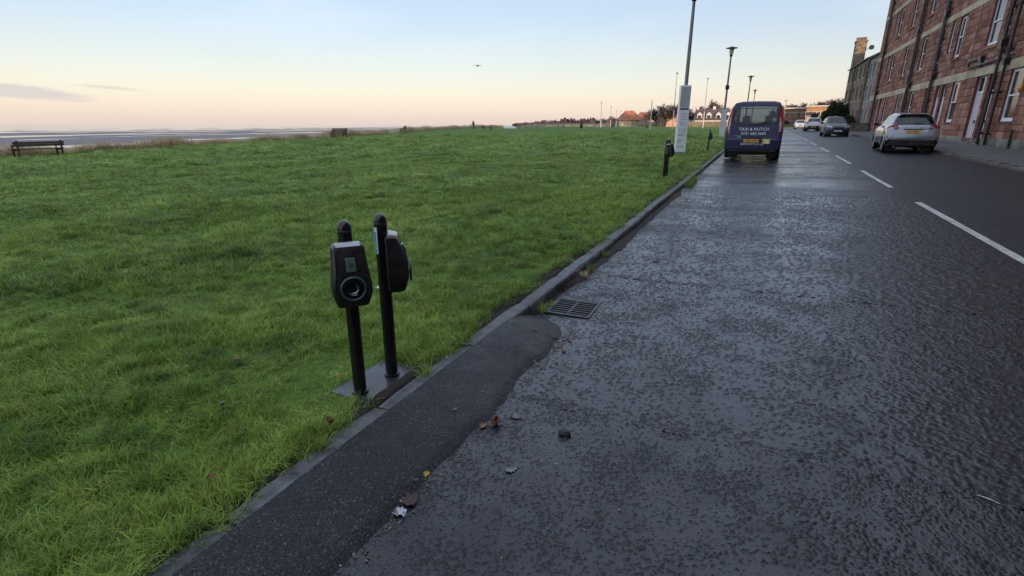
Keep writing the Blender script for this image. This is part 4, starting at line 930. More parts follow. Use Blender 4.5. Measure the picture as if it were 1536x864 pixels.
# ---------------------------------------------------------------- vehicles
def paint(name, c, metal=.35, rough=.28, coat=.8): return mat(name, c, rough, metal=metal, var=.04, vs=2, coat=coat)
M_NAVY = paint('navy_paint', (.007, .010, .056), .0, .45, .0); M_SILVER = paint('silver_paint', (.27, .28, .30), .7, .34); M_DKBLUE = paint('dark_blue_paint', (.010, .016, .032), .0, .4, .2); M_WHITE = paint('white_paint', (.66, .67, .69), .0, .3)
M_TRIM = mat('black_trim', (.015, .015, .016), .55, var=.2, vs=9); M_TYRE = mat('tyre', (.014, .014, .014), .85, var=.2, vs=9, bump=.4, bs=60); M_RIM = mat('alloy', (.34, .34, .36), .35, metal=.7, var=.1)
M_TAIL = mat('red_lens', (.42, .012, .022), .15, var=.1, vs=9, coat=1); M_TAILC = mat('pale_lens', (.50, .42, .44), .15, var=.1, coat=1); M_HEAD = mat('head_lens', (.62, .66, .70), .08, spec=.9, var=.1, coat=1); M_YPLATE = mat('yellow_plate', (.72, .40, .05), .45, var=.04); M_WPLATE = mat('white_plate', (.70, .70, .70), .45, var=.04); M_INK = mat('black_ink', (.01, .01, .01), .5, var=.1); M_LETTER = mat('white_letter', (.86, .86, .88), .5, var=.03); M_LIC = mat('licence_yellow', (.72, .62, .06), .45, var=.1, vs=30)
G_DARK = glass_mat('tinted_glass', (.55, .62, .66), .55); G_VAN = glass_mat('van_glass', (.60, .70, .70), .62); G_CLEAR = glass_mat('car_glass', (.72, .80, .82), .85)
M_SEAT = mat('seat_cloth', (.05, .05, .055), .9, var=.2); M_SEATC = mat('pale_headrest_cover', (.34, .44, .44), .8, var=.15, vs=9)
def lin(st, y):
    ysn = [s[0] for s in st]; return [float(np.interp(y, ysn, [s[k] for s in st])) for k in range(1, len(st[0]))]
def smooth_stations(st, step=.09, keep=()):
    ysn = np.array([s[0] for s in st]); keys = sorted(set(list(ysn) + list(np.arange(ysn[0], ysn[-1], step)) + list(keep)))
    return [[k] + lin(st, k) for k in keys]
def car(name, label, loc, rz, st, arches, ar, wheel_r, spec):
    """st: (y, z_bottom, z_belt, z_top, half_low, half_belt, half_roof), y from the tail forward (+Y); parts by region"""
    t = thing(name, label, spec.get('cat', 'car'), loc, rz, spec.get('group'))
    keep = [a + ar * math.cos(q) for a in arches for q in np.linspace(0, math.pi, 11)]
    S_ = smooth_stations(st, .12, keep); rings = []
    for (y, zb, zl, zt, wl, wb, wr) in S_:
        low = zb
        for a in arches:
            if abs(y - a) < ar: low = max(low, wheel_r * .95 + math.sqrt(max(0, ar * ar - (y - a) ** 2)))
        low = min(low, zl - .06); mid = low + (zl - low) * .5; dz = zt - zl
        half = [(wl * .94, low), (wl * .985, low + .03), (wl, max(low + .05, mid - .06)), (wl * .995, mid + (zl - mid) * .55), (wb, zl), (wb + (wr - wb) * .10, zl + dz * .08), (wb + (wr - wb) * .86, zl + dz * .82), (wr * .93, zl + dz * .955), (wr * .70, zt), (0, zt + .012)]
        rings.append([(-x, y, z) for x, z in half] + [(x, y, z) for x, z in half[-2::-1]])
    n = len(rings[0]); nh = 9; reg = {}
    def put(k, f): reg.setdefault(k, []).append(f)
    for i in range(len(S_) - 1):
        ya, yb = S_[i][0], S_[i + 1][0]; ym = (ya + yb) / 2; dz = min(S_[i][3] - S_[i][2], S_[i + 1][3] - S_[i + 1][2])
        for j in range(n - 1):
            jj = j if j < nh else n - 2 - j; side = 'l' if j < nh else 'r'
            f = (i * n + j, i * n + j + 1, (i + 1) * n + j + 1, (i + 1) * n + j); key = 'body'
            if jj in (0, 1) and spec.get('clad', True): key = 'sill'
            if jj == 5:
                for q, (p0, p1) in enumerate(spec['side']):
                    if p0 < ym < p1: key = 'side_window_%s%d' % (side, q)
            if jj >= 7:
                if spec['ws'][0] < ym < spec['ws'][1]: key = 'windscreen'
                if spec['rw'][0] < ym < spec['rw'][1]: key = 'rear_window'
            put(key, f)
    put('body', tuple(range(n))[::-1]); put('body', tuple((len(S_) - 1) * n + j for j in range(n)))
    V = [p for r_ in rings for p in r_]; par = {}
    for key, fs in reg.items():
        used = sorted({i for f in fs for i in f}); ix = {u: k for k, u in enumerate(used)}; mb = MB(); mb.v = [V[u] for u in used]; mb.f = [tuple(ix[i] for i in f) for f in fs]
        nm = 'side_window' if key.startswith('side') else key
        m = {'body': spec['paint'], 'sill': M_TRIM}.get(key, spec.get('glass', G_DARK))
        par[key] = obj(nm, mb, m, t, smooth=35)
    # floor pan and dark lining so that nothing shows below
    L = st[-1][0]; wl = max(s[4] for s in st); zb = min(s[1] for s in st)
    obj('floor_pan', MB().span((-wl * .80, .35, zb - spec.get('deep', .08)), (wl * .80, L - .3, zb + .16)), M_TRIM, t)
    for a in arches:
        for sd in (-1, 1):
            Mw = Matrix.Translation((sd * (wl - .115), a, wheel_r)) @ Matrix.Rotation(R(90) * sd, 4, 'Y'); tw = spec.get('tw', .21)
            ty = obj('wheel', MB().lathe([(wheel_r * .62, -tw / 2), (wheel_r * .93, -tw / 2), (wheel_r, -tw * .36), (wheel_r, tw * .36), (wheel_r * .93, tw / 2), (wheel_r * .64, tw / 2), (wheel_r * .62, tw * .3)], 28, M=Mw), M_TYRE, t, smooth=True)
            mb = MB(); mb.lathe([(wheel_r * .62, tw * .12), (wheel_r * .635, tw * .47), (wheel_r * .58, tw * .44), (wheel_r * .55, tw * .16), (.0, tw * .14)], 28, M=Mw)
            for k in range(5):
                mb.box((wheel_r * .30, 0, tw * .34), (wheel_r * .58, wheel_r * .15, tw * .12), Mw @ Matrix.Rotation(k * 2 * math.pi / 5, 4, 'Z'))
            mb.lathe([(.06, tw * .36), (.055, tw * .45), (0, tw * .46)], 12, M=Mw); obj('rim', mb, M_RIM, ty, smooth=True)
            obj('wheel_well', MB().box((sd * (wl - .30), a, wheel_r + .06), (.34, ar * 1.7, ar * 1.7)), M_TRIM, t) if spec.get('well', True) else None
    for sd in (-1, 1):
        my, mz = spec['mirror']; mr = obj('mirror', MB().box((sd * (wl + .10), my, mz), (.20, .09, .14), taper=.85).box((sd * (wl - .01), my + .02, mz - .04), (.12, .05, .05)), spec.get('mirror_mat', M_TRIM), t, bevel=.02)
    for (sx, sy, sz) in spec.get('seats', ()):
        se = obj('seat', MB().box((sx, sy, sz - .30), (.46, .16, .62), taper=.8), M_SEAT, t, bevel=.05); obj('headrest', MB().box((sx, sy, sz + .11), (.27, .11, .20), taper=.9), M_SEATC, se, bevel=.05)
    return t
def rear_M(x, y, z, tilt): return Matrix.Translation((x, y, z)) @ Matrix.Rotation(R(90) - tilt, 4, 'X')      # text plane facing -Y
def front_M(x, y, z, tilt): return Matrix.Translation((x, y, z)) @ Matrix.Rotation(R(180), 4, 'Z') @ Matrix.Rotation(R(90) - tilt, 4, 'X')
def plate(t, x, y, z, txt, m, tilt=.05, front=False):
    Mx = (front_M if front else rear_M)(x, y, z, tilt); mb = MB(); mb.prism([(-.26, -.056), (.26, -.056), (.26, .056), (-.26, .056)], .012, Mx); p = obj('number_plate', mb, m, t)
    obj('plate_text', text_mb(txt, .105, .003, Mx @ Matrix.Translation((0, -.004, .0145)) @ Matrix.Scale(.86, 4, (1, 0, 0))), M_INK, p)
def ground_rz(y): return math.atan(float(zg(y + 1) - zg(y - 1)) / 2)

# blue taxi van, tail towards us
st = [(.00, .38, .60, .70, .90, .88, .80), (.05, .36, .64, .74, .95, .94, .86), (.075, .36, .68, .80, .965, .955, .88), (.10, .36, .98, 1.12, .975, .965, .90), (.14, .36, 1.10, 1.24, .98, .965, .89), (.26, .36, 1.14, 1.84, .985, .96, .83), (.30, .36, 1.14, 1.95, .985, .96, .82), (.38, .36, 1.14, 2.01, .985, .96, .81), (1.2, .34, 1.14, 2.045, .985, .96, .81), (3.1, .34, 1.12, 2.02, .985, .96, .80), (3.35, .34, 1.10, 1.98, .985, .96, .80), (4.15, .34, 1.06, 1.22, .98, .94, .82), (4.6, .34, .92, 1.05, .95, .90, .74), (4.88, .34, .76, .84, .88, .82, .66), (4.97, .40, .60, .66, .74, .70, .6)]
VY = 21.9; van = car('taxi_van', 'dark blue taxi van parked by the grass kerb with white lettering on its tail', (-.36, VY, float(z_road(-.36, VY + 1.2))), R(-1.2), st, (1.02, 3.95), .40, .335,
    dict(cat='van', paint=M_NAVY, side=((.55, 1.55), (1.62, 2.55), (2.62, 3.55)), ws=(3.38, 4.12), rw=(.145, .255), mirror=(3.65, 1.28), seats=((-.42, 1.9, 1.32), (.42, 1.9, 1.32), (-.42, 2.9, 1.34), (.42, 2.9, 1.34)), clad=False, tw=.22, deep=.17, glass=G_VAN))
van.rotation_euler.x = ground_rz(VY + 2); van.scale = (1, 1, 1.035)
# tall tail lamps wrapped on the corners
for sd in (-1, 1):
    mb = MB(); mb.loft([[(sd * x, y, z) for x, y in ((.80 + o_, .075 + dy), (.955 + o2, .105 + dy), (.992 + o2, .30 + dy), (.90 + o_, .30 + dy))][::-sd] for z, o_, o2, dy in ((.86, .03, -.005, 0), (1.05, .04, .0, 0.005), (1.35, .02, -.02, .04), (1.62, .01, -.06, .10), (1.80, .005, -.085, .14))])
    tl_ = obj('tail_light', mb, M_TAIL, van, smooth=True)
    mb = MB(); mb.loft([[(sd * x, y, z) for x, y in ((.835, -.006 + dy), (.90 + o2, -.001 + dy))] for z, o2, dy in ((1.0, .01, .083), (1.22, .0, .098), (1.52, -.065, .152))], cap=False, close=False); obj('clear_lens', mb, M_TAILC, tl_)
    for q in range(3):
        Mz = Matrix.Translation((sd * .868, .086 + .015 * q, 1.06 + q * .10)) @ Matrix.Rotation(R(-28) * sd, 4, 'Y'); obj('lens_rib', MB().box((0, 0, 0), (.10, .012, .022), Mz), M_TAIL, tl_)
    obj('rear_reflector', MB().box((sd * .66, -.008, .505), (.16, .02, .05)), M_TAIL, van, bevel=.006)
obj('bumper', MB().loft([[(-.93, .10, z), (-.90, -.01, z), (-.5, -.055, z), (.5, -.055, z), (.90, -.01, z), (.93, .10, z), (.8, .2, z), (-.8, .2, z)] for z in (.40, .44, .66, .70)]), M_NAVY, van, smooth=30)
obj('under_bumper', MB().span((-.82, .0, .29), (.82, .2, .40)), M_TRIM, van, bevel=.02)
# rear glass: one bonded pane with rounded lower corners, over a real opening
tilt = math.atan(.12 / .56)
Mg = rear_M(0, .139, 1.24, tilt)
poly = [(-.74, .575), (-.80, .30)] + [(-.80 + .14 * (1 - math.cos(a)), .12 - .10 * math.sin(a) - .03 * math.sin(a)) for a in np.linspace(0, math.pi / 2, 6)] + [(-.25, -.035), (.25, -.035)] + [(.66 + .14 * math.sin(a), -.01 + .13 * (1 - math.cos(a))) for a in np.linspace(0, math.pi / 2, 6)] + [(.80, .30), (.74, .575)]
mb = MB(); mb.prism(poly[::-1], .006, Mg); 
inner = [(x * .90, .03 + (z + .03) * .86) for x, z in poly]
mb = MB(); o0 = [(Mg @ Vector((x, z, .012))) for x, z in poly]; i0 = [(Mg @ Vector((x, z, .012))) for x, z in inner]; nn = len(poly); mb.v = [tuple(p) for p in o0 + i0]; mb.f = [(k, (k + 1) % nn, nn + (k + 1) % nn, nn + k) for k in range(nn)]
fr = obj('window_surround', mb, M_TRIM, van)
obj('rear_wiper', MB().tube([Mg @ Vector((0, -.02, .02)), Mg @ Vector((.05, .0, .03)), Mg @ Vector((.52, .10, .025))], .012, 6), M_TRIM, van)
# lettering
mb = text_mb('TAXI & HUTCH', .150, .004, rear_M(0, .094, 1.075, .12)); obj('lettering', mb, M_LETTER, van)
obj('lettering', text_mb('0131 665 5600', .14, .004, rear_M(0, .083, .925, .12)), M_LETTER, van)
obj('lettering', text_mb('AIRPORTS R US', .115, .004, rear_M(.0, -.058, .565, 0)), M_LETTER, van)
obj('badge', MB().box((-.56, .078, .845), (.28, .012, .018)).box((-.47, .072, .80), (.13, .012, .035)), M_CHROME, van)
Mp = MB().span((-.34, .050, .72), (.34, .10, .80)); obj('plate_recess', Mp, M_TRIM, van)
plate(van, -.04, -.062, .685, 'SN67 VHP', M_YPLATE, 0)
lic = obj('licence_plate', MB().box((.47, -.066, .665), (.25, .012, .165)), M_LIC, van); obj('licence_print', MB().box((.47, -.0735, .70), (.10, .003, .03)).box((.505, -.0735, .63), (.13, .003, .05)), M_LETTER, lic)
obj('tow_eye', MB().tube([(-.25, .05, .36), (-.1, .05, .36)], .02, 6), M_CHROME, van)

# silver crossover, tail towards us
st = [(.00, .52, .64, .70, .74, .72, .62), (.03, .42, .68, .76, .84, .82, .70), (.08, .36, .80, .88, .872, .85, .72), (.13, .33, .94, 1.02, .885, .85, .70), (.20, .33, 1.00, 1.09, .885, .845, .76), (.60, .33, 1.06, 1.46, .885, .80, .60), (.70, .33, 1.06, 1.51, .885, .80, .58), (.95, .32, 1.05, 1.55, .885, .805, .56), (1.7, .30, 1.02, 1.575, .885, .82, .58), (2.25, .30, .99, 1.545, .885, .83, .60), (3.0, .30, .97, 1.08, .885, .84, .68), (3.3, .30, .94, 1.02, .885, .82, .66), (3.8, .32, .82, .90, .87, .78, .60), (4.05, .36, .68, .74, .80, .70, .52), (4.13, .44, .56, .60, .66, .60, .44)]
JY = 26.3; ju = car('crossover_car', 'silver crossover car with yellow rear plate parked before the red tenement', (5.42, JY, float(z_road(5.42, JY + 1))), R(-2), st, (.74, 3.27), .375, .335,
    dict(paint=M_SILVER, side=((.75, 1.35), (1.45, 2.45)), ws=(2.3, 2.95), rw=(.21, .59), mirror=(2.55, 1.10), group='cars parked along the pavement', glass=G_DARK, seats=((-.38, 2.0, 1.15), (.38, 2.0, 1.15), (-.38, 1.25, 1.12), (.38, 1.25, 1.12))))
ju.rotation_euler.x = ground_rz(JY + 2)
for sd in (-1, 1):
    poly = [(.50, .97), (.60, 1.16), (.70, 1.10), (.86, 1.04), (.87, .93), (.74, .90), (.60, .92)]
    mb = MB(); mb.loft([[(sd * x, y0 + (x - .5) * .34, z) for x, z in poly][::sd] for y0 in (.14, .06)]); tl_ = obj('tail_light', mb, M_TAIL, ju, bevel=.015)
    obj('clear_lens', MB().box((sd * .60, .085, .99), (.10, .03, .07)), M_TAILC, tl_, bevel=.012)
    obj('rear_reflector', MB().box((sd * .60, .010, .62), (.16, .03, .035)), M_TAIL, ju, bevel=.006)
    for a in (.74, 3.27):
        mb = MB(); mb.tube([(sd * .885, a + .39 * math.cos(q), .32 + .39 * math.sin(q)) for q in np.linspace(.02, math.pi - .02, 14)], .028, 6); obj('arch_trim', mb, M_SILVER, ju, smooth=True)
obj('bumper', MB().loft([[(-.86, .16, z), (-.80, .02 + d_, z), (-.4, -.035 + d_, z), (.4, -.035 + d_, z), (.80, .02 + d_, z), (.86, .16, z), (.6, .25, z), (-.6, .25, z)] for z, d_ in ((.50, .01), (.53, 0), (.66, 0), (.70, .02))]), M_SILVER, ju, smooth=30)
lb = obj('lower_bumper', MB().loft([[(-.85, .16, z), (-.78, .03 + d_, z), (-.4, -.02 + d_, z), (.4, -.02 + d_, z), (.78, .03 + d_, z), (.85, .16, z), (.6, .25, z), (-.6, .25, z)] for z, d_ in ((.26, .06), (.30, .01), (.48, .0), (.498, .0))]), M_TRIM, ju, smooth=30)
obj('fog_light', MB().box((.0, -.022, .40), (.09, .02, .05)), M_TAIL, lb); obj('exhaust', MB().tube([(-.55, -.0, .25), (-.55, .3, .26)], .03, 10), M_CHROME, ju)
obj('plate_garnish', MB().loft([[(-.47, .085, .90), (.47, .085, .90), (.47, .06, .755), (-.47, .06, .755)], [(-.45, .068, .895), (.45, .068, .895), (.45, .043, .76), (-.45, .043, .76)]]), M_WHITE, ju); obj('handle_bar', MB().box((0, .075, .945), (.66, .05, .035)), M_SILVER, ju, bevel=.01)
plate(ju, 0, .040, .835, 'YT14 EUP', M_YPLATE, .15)
obj('brake_light', MB().box((0, .57, 1.535), (.26, .06, .04)), M_TAIL, ju); obj('spoiler', MB().box((0, .60, 1.515), (1.0, .16, .035)), M_SILVER, ju, bevel=.012)
obj('emblem', MB().lathe([(.05, 0), (.05, .012), (.038, .012)], 16, M=rear_M(0, .098, .975, .4)), M_CHROME, ju)
obj('rear_wiper', MB().tube([(0, .19, 1.12), (.03, .20, 1.15), (.36, .24, 1.18)], .012, 6), M_TRIM, ju)
obj('antenna', MB().tube([(0, .75, 1.53), (0, .60, 1.68)], .008, 5), M_TRIM, ju)

def hatch(name, label, loc, rz, pm, H=1.5, L=4.0, W=.83, rear=True, plate_t='', suv=False, group='cars parked along the pavement', rz_extra=0):
    k = H / 1.5; st = [(.00, .45, .62, .68, W * .84, W * .82, W * .7), (.04, .36, .72 * k, .80 * k, W * .95, W * .93, W * .8), (.12, .32, .92 * k, 1.00 * k, W, W * .96, W * .80), (.45, .30, .98 * k, 1.38 * k, W, W * .93, W * .66), (.6, .29, .98 * k, 1.46 * k, W, W * .93, W * .66), (1.4, .28, .96 * k, H, W, W * .93, W * .68), (2.1, .28, .93 * k, 1.47 * k, W, W * .94, W * .70), (2.85, .28, .90 * k, 1.00 * k, W, W * .95, W * .80), (3.1, .28, .87 * k, .95 * k, W, W * .94, W * .78), (3.65, .30, .78 * k, .84 * k, W * .97, W * .90, W * .72), (3.9, .34, .62 * k, .68 * k, W * .9, W * .8, W * .6), (4.0, .42, .50, .54, W * .74, W * .66, W * .5)]
    st = [(s[0] * L / 4.0,) + s[1:] for s in st]; f_ = L / 4
    t = car(name, label, loc, rz, st, (.72 * f_, 3.22 * f_), .36 * (1.08 if suv else 1), .31 * (1.08 if suv else 1), dict(paint=pm, side=((.5 * f_, 1.25 * f_), (1.32 * f_, 2.3 * f_)), ws=(2.15 * f_, 2.82 * f_), rw=(.13 * f_, .44 * f_), mirror=(2.4 * f_, 1.0 * k), mirror_mat=M_TRIM, clad=suv, group=group, glass=G_DARK, seats=((-.36, 1.8 * f_, 1.08 * k), (.36, 1.8 * f_, 1.08 * k))))
    for sd in (-1, 1):
        obj('tail_light', MB().box((sd * W * .78, .09, .93 * k), (W * .36, .09, .13), taper=.85), M_TAIL, t, bevel=.02)
        obj('headlight', MB().loft([[(sd * W * .50, L - .14, .66 * k), (sd * W * .88, L - .32, .70 * k), (sd * W * .90, L - .36, .82 * k), (sd * W * .56, L - .20, .76 * k)][::-sd], [(sd * W * .50, L - .08, .655 * k), (sd * W * .90, L - .27, .69 * k), (sd * W * .92, L - .33, .83 * k), (sd * W * .56, L - .15, .77 * k)][::-sd]]), M_HEAD, t)
    obj('front_bumper', MB().loft([[(-W * .95, L - .35, z), (-W * .85, L - .10, z), (-W * .4, L + .02, z), (W * .4, L + .02, z), (W * .85, L - .10, z), (W * .95, L - .35, z), (0, L - .5, z)][::-1] for z in (.26, .30, .52, .56)]), pm, t, smooth=30)
    obj('grille', MB().box((0, L - .035, .655 * k), (W * .86, .06, .13), taper=.9), M_TRIM, t, bevel=.02); obj('grille_bar', MB().box((0, L + .0, .715 * k), (W * .8, .02, .018)), M_CHROME, t); obj('air_intake', MB().box((0, L + .018, .345), (W * 1.0, .02, .11)), M_TRIM, t)
    obj('rear_bumper', MB().loft([[(-W * .97, .30, z), (-W * .88, .03, z), (-W * .4, -.03, z), (W * .4, -.03, z), (W * .88, .03, z), (W * .97, .30, z), (0, .4, z)] for z in (.28, .32, .58, .62)]), M_TRIM if suv else pm, t, smooth=30)
    if rear: plate(t, 0, -.045, .50 if suv else .8, plate_t, M_YPLATE, 0)
    else: plate(t, 0, L + .035, .44, plate_t, M_WPLATE, 0, True)
    obj('wiper', MB().tube([(-.1, 2.80 * f_, .99 * k), (.45, 2.72 * f_, 1.05 * k)], .012, 5), M_TRIM, t); return t
dk = hatch('small_car', 'small dark blue car facing us, parked before the dark rounded bush', (5.0, 48.0 + 4.0, float(z_road(5.0, 49))), math.pi + R(2), M_DKBLUE, H=1.50, rear=False, plate_t='SK57 LHO')
dk.rotation_euler.x = -ground_rz(50)
wv = hatch('white_suv', 'white sport utility car with black roof box, tail towards us, parked past the dark car', (5.25, 73.5, float(z_road(5.25, 74))), R(-1), M_WHITE, H=1.62, L=4.4, W=.91, plate_t='SL18 KVA', suv=True)
rb_ = obj('roof_box', MB().loft([[(-.38, y, z0_), (.38, y, z0_), (.34, y, z0_ + .34), (-.34, y, z0_ + .34)] for y, z0_ in ((.7, 1.72), (.75, 1.70), (2.4, 1.70), (2.7, 1.74))]), M_TRIM, wv, bevel=.05); obj('roof_bar', MB().box((0, 1.0, 1.66), (1.1, .06, .05)).box((0, 2.1, 1.66), (1.1, .06, .05)), M_TRIM, wv)
wc = hatch('white_car', 'small white car facing us, parked beyond the white sport utility car', (5.3, 104.5, float(z_road(5.3, 101))), math.pi, M_WHITE, H=1.46, rear=False, plate_t='SN14 FZA')

# ---------------------------------------------------------------- lamps, information column, poles
M_STEEL = mat('grey_column_paint', (.20, .19, .20), .45, metal=.2, var=.15, vs=3); M_LANT = mat('lantern_glass', (.62, .60, .48), .25, var=.06); M_WPOLE = mat('white_pole_paint', (.58, .58, .58), .5, var=.1, vs=2)
def street_lamp(label, x, y, H=6.5, wrap=True, r0=.085, r1=.058):
    z = float(z_verge(x, y)); t = thing('street_lamp', label, 'street lamp', (x, y, z - .03), 0, 'street lamps along the grass')
    obj('column', MB().lathe([(r0 * 1.35, 0), (r0 * 1.35, 1.1), (r0, 1.25), (r1, H - .55)], 14), M_STEEL, t, smooth=True)
    ln = obj('lantern', MB().lathe([(.07, H - .55), (.10, H - .48), (.155, H - .10), (.155, H - .06)], 14), M_LANT, t, smooth=True)
    for k in range(4): obj('cage_bar', MB().tube([(.105 * math.cos(k * 1.571), .105 * math.sin(k * 1.571), H - .48), (.165 * math.cos(k * 1.571), .165 * math.sin(k * 1.571), H - .06)], .012, 5), M_STEEL, ln)
    obj('base_cup', MB().lathe([(r1, H - .62), (.09, H - .60), (.11, H - .50), (.105, H - .47)], 14), M_TRIM, t, smooth=True)
    obj('hat', MB().lathe([(.16, H - .06), (.42, H - .03), (.43, H), (.18, H + .05), (.06, H + .10), (0, H + .11)], 20), M_TRIM, t, smooth=True)
    return t
lamp1 = street_lamp('tall grey street lamp rising from the white information column', -3.30, 24.6, 6.72, r0=.088, r1=.062)
l2 = street_lamp('grey street lamp with a round band, standing just left of the van roof', -3.02, 45.5, 6.5)
obj('round_band', MB().lathe([(.07, 3.55), (.14, 3.58), (.14, 3.85), (.07, 3.9)], 12), M_TRIM, l2, smooth=True); obj('base_panel', MB().box((0, -.02, 1.05), (.40, .30, 2.1)), M_WPOLE, l2, bevel=.01)
street_lamp('street lamp seen above the left part of the van roof', *far(1117, 74), 6.5); street_lamp('shortest seeming street lamp above the van roof, furthest along the kerb', *far(1126, 104), 6.5)
x_, y_ = far(1174, 165); street_lamp('street lamp at the end of the road before the brown brick flats', x_, y_, 7.0)
# information column round the nearest lamp
TX, TYY = -3.30, 24.45; tz = float(z_verge(TX, TYY)); tot = thing('information_column', 'white boxed information column with a blue foot wrapped round a street lamp', 'sign', (TX, TYY, tz - .02), R(20))
bodyc = obj('panel_box', MB().add([(-.215, -.20, 0), (.215, -.20, 0), (.215, .13, 0), (-.215, .13, 0), (-.215, -.20, 2.86), (.215, -.20, 2.86), (.215, .13, 2.86), (-.215, .13, 2.86)], [(0, 1, 5, 4), (1, 2, 6, 5), (2, 3, 7, 6), (3, 0, 4, 7), (0, 3, 2, 1), (4, 5, 6, 7)]), mat('white_panel', (.80, .81, .84), .4, var=.05, vs=2), tot, bevel=.012)
M_TPRINT = mat('grey_print', (.40, .41, .45), .5, var=.1, vs=20); M_TBLUE = mat('foot_blue', (.10, .34, .52), .5, var=.06); M_GPANEL = mat('grey_upper_panel', (.42, .43, .47), .45, var=.08, vs=3)
obj('foot_band', MB().add([(-.22, -.206, .0), (.22, -.206, .0), (.22, .136, .0), (-.22, .136, .0), (-.22, -.206, .13), (.22, -.206, .13), (.22, .136, .13), (-.22, .136, .13)], [(0, 1, 5, 4), (1, 2, 6, 5), (2, 3, 7, 6), (3, 0, 4, 7), (4, 5, 6, 7)]), M_TBLUE, tot)
obj('upper_panel', MB().span((-.195, -.208, 1.98), (.195, -.201, 2.80)), M_GPANEL, tot); obj('slot', MB().span((-.17, -.210, 1.88), (.17, -.2005, 1.94)), M_TRIM, tot)
rt = random.Random(2)
for q, z in enumerate((.30, .36, .50, .56, .62, .80, .86)): obj('text_line', MB().span((-.16, -.2035, z), (-.16 + rt.uniform(.16, .28), -.2008, z + .03)), M_TPRINT, tot)
for (xa, xb, za, zb_) in ((-.14, .02, .98, 1.10), (.06, .13, .90, 1.12), (-.10, .10, 1.24, 1.36), (-.12, -.02, 1.46, 1.74), (.02, .12, 1.46, 1.74)):
    fr_ = MB().span((xa, -.2035, za), (xb, -.2008, za + .02)).span((xa, -.2035, zb_ - .02), (xb, -.2008, zb_)).span((xa, -.2035, za + .02), (xa + .02, -.2008, zb_ - .02)).span((xb - .02, -.2035, za + .02), (xb, -.2008, zb_ - .02)); obj('print_frame', fr_, M_TPRINT, tot)
obj('text_line', MB().span((-.15, -.2105, 2.42), (.05, -.2082, 2.45)), M_PLASTG, tot); obj('text_line', MB().span((-.15, -.2105, 2.36), (.13, -.2082, 2.38)), M_PLASTG, tot)
def pole(label, u, d, H, head=True, r=.07, white=.33):
    x, y = far(u, d); z = float(z_verge(x, y)) if x < KB else float(zg(y)); t = thing('field_pole', label, 'pole', (x, y, z - .05), 0, 'tall poles in the field')
    obj('lower_sleeve', MB().lathe([(r * 1.25, 0), (r * 1.25, H * white), (r, H * white + .05)], 10), M_WPOLE, t, smooth=True); obj('shaft', MB().lathe([(r, H * white), (r * .7, H)], 10), M_STEEL, t, smooth=True)
    if head: obj('lamp_head', MB().box((0, -.12, H + .05), (.42, .62, .16), taper=.8), M_TRIM, t, bevel=.03)
    return t
pole('tall floodlight pole left of the information column top', 1009, 112, 10.2); pole('tall floodlight pole between the information column and the van', 1054.5, 128, 10.3); pole('bare white pole without lamp before the orange roofed houses', 975.5, 92, 4.6, False, .06, .99)
pole('white based lamp pole beside the walking person', 901, 150, 6.4); pole('lamp pole with dark band left of the hipped house', 915.5, 185, 6.4); pole('slim lamp pole close to the left end of the hipped house', 924, 215, 6.0); pole('slim lamp pole before the left corner of the hipped house', 930, 226, 6.0)

# ---------------------------------------------------------------- benches, tables, bins
M_BWOOD = mat('bench_wood', (.055, .038, .030), .7, var=.3, vs=9, bump=.5, bs=40); M_BIRON = mat('bench_iron', (.02, .02, .02), .5)
def bench(label, x, y, rz, L=2.4, zoff=0, style=0):
    t = thing('park_bench', label, 'bench', (x, y, float(z_verge(x, y)) - .02 + zoff), rz, 'benches facing the sea')     # faces local -X
    for k in range(3): obj('seat_plank', MB().box((-.28 + .16 * k, 0, .435 + .012 * k), (.135, L, .045)), M_BWOOD, t, bevel=.006)
    for k in range(2 if style == 0 else 3): obj('back_plank', MB().box((.17 + .03 * k, 0, .60 + .155 * k if style else .66 + .13 * k), (.04, L, .115 if style else .12)), M_BWOOD, t, bevel=.006)
    for sd in (-1, 1):
        yy = sd * (L / 2 - .18)
        obj('leg', MB().box((-.30, yy, .20), (.07, .08, .42)), M_BWOOD, t); obj('leg', MB().add([(.16, yy - .04, -.02), (.24, yy - .04, -.02), (.28, yy - .04, .92), (.21, yy - .04, .92), (.16, yy + .04, -.02), (.24, yy + .04, -.02), (.28, yy + .04, .92), (.21, yy + .04, .92)], [(0, 1, 2, 3), (7, 6, 5, 4), (0, 4, 5, 1), (1, 5, 6, 2), (2, 6, 7, 3), (3, 7, 4, 0)]), M_BWOOD, t)
        obj('armrest', MB().box((-.07, yy, .655), (.60, .07, .05)).box((-.32, yy, .54), (.06, .06, .22)), M_BWOOD, t, bevel=.008); obj('rail', MB().box((-.05, yy, .39), (.52, .06, .06)), M_BWOOD, t)
    return t
bench('dark wooden bench with two broad back planks beside the shore reeds', -37.35, 15.9, R(3), 2.45, 0, 0)
bench('dark slatted bench among the reeds, between the broad planked one and the brown one', -39.6, 42.3, R(-14), 1.75, .02, 1); bench('brown bench half turned, further along the shore reeds', -43.5, 58.5, R(25), 1.7, .05, 1)
def picnic(label, u, d, m, rz):
    x, y = far(u, d); t = thing('picnic_table', label, 'table', (x, y, float(z_verge(x, y))), rz, 'picnic tables in the far field')
    obj('table_top', MB().box((0, 0, .74), (1.8, .75, .06)), m, t)
    for sd in (-1, 1):
        obj('seat', MB().box((0, sd * .68, .45), (1.8, .28, .05)), m, t)
        for q in (-1, 1): obj('leg', MB().tube([(q * .65, sd * .65, 0), (q * .65, sd * .2, .72)], .05, 6), m, t)
        obj('cross_beam', MB().box((sd * .65, 0, .40), (.08, 1.5, .09)), m, t)
    return t
M_PBLUE = mat('blue_table_paint', (.10, .16, .20), .6, var=.1); M_PALEW = mat('pale_wood', (.42, .33, .24), .8, var=.15)
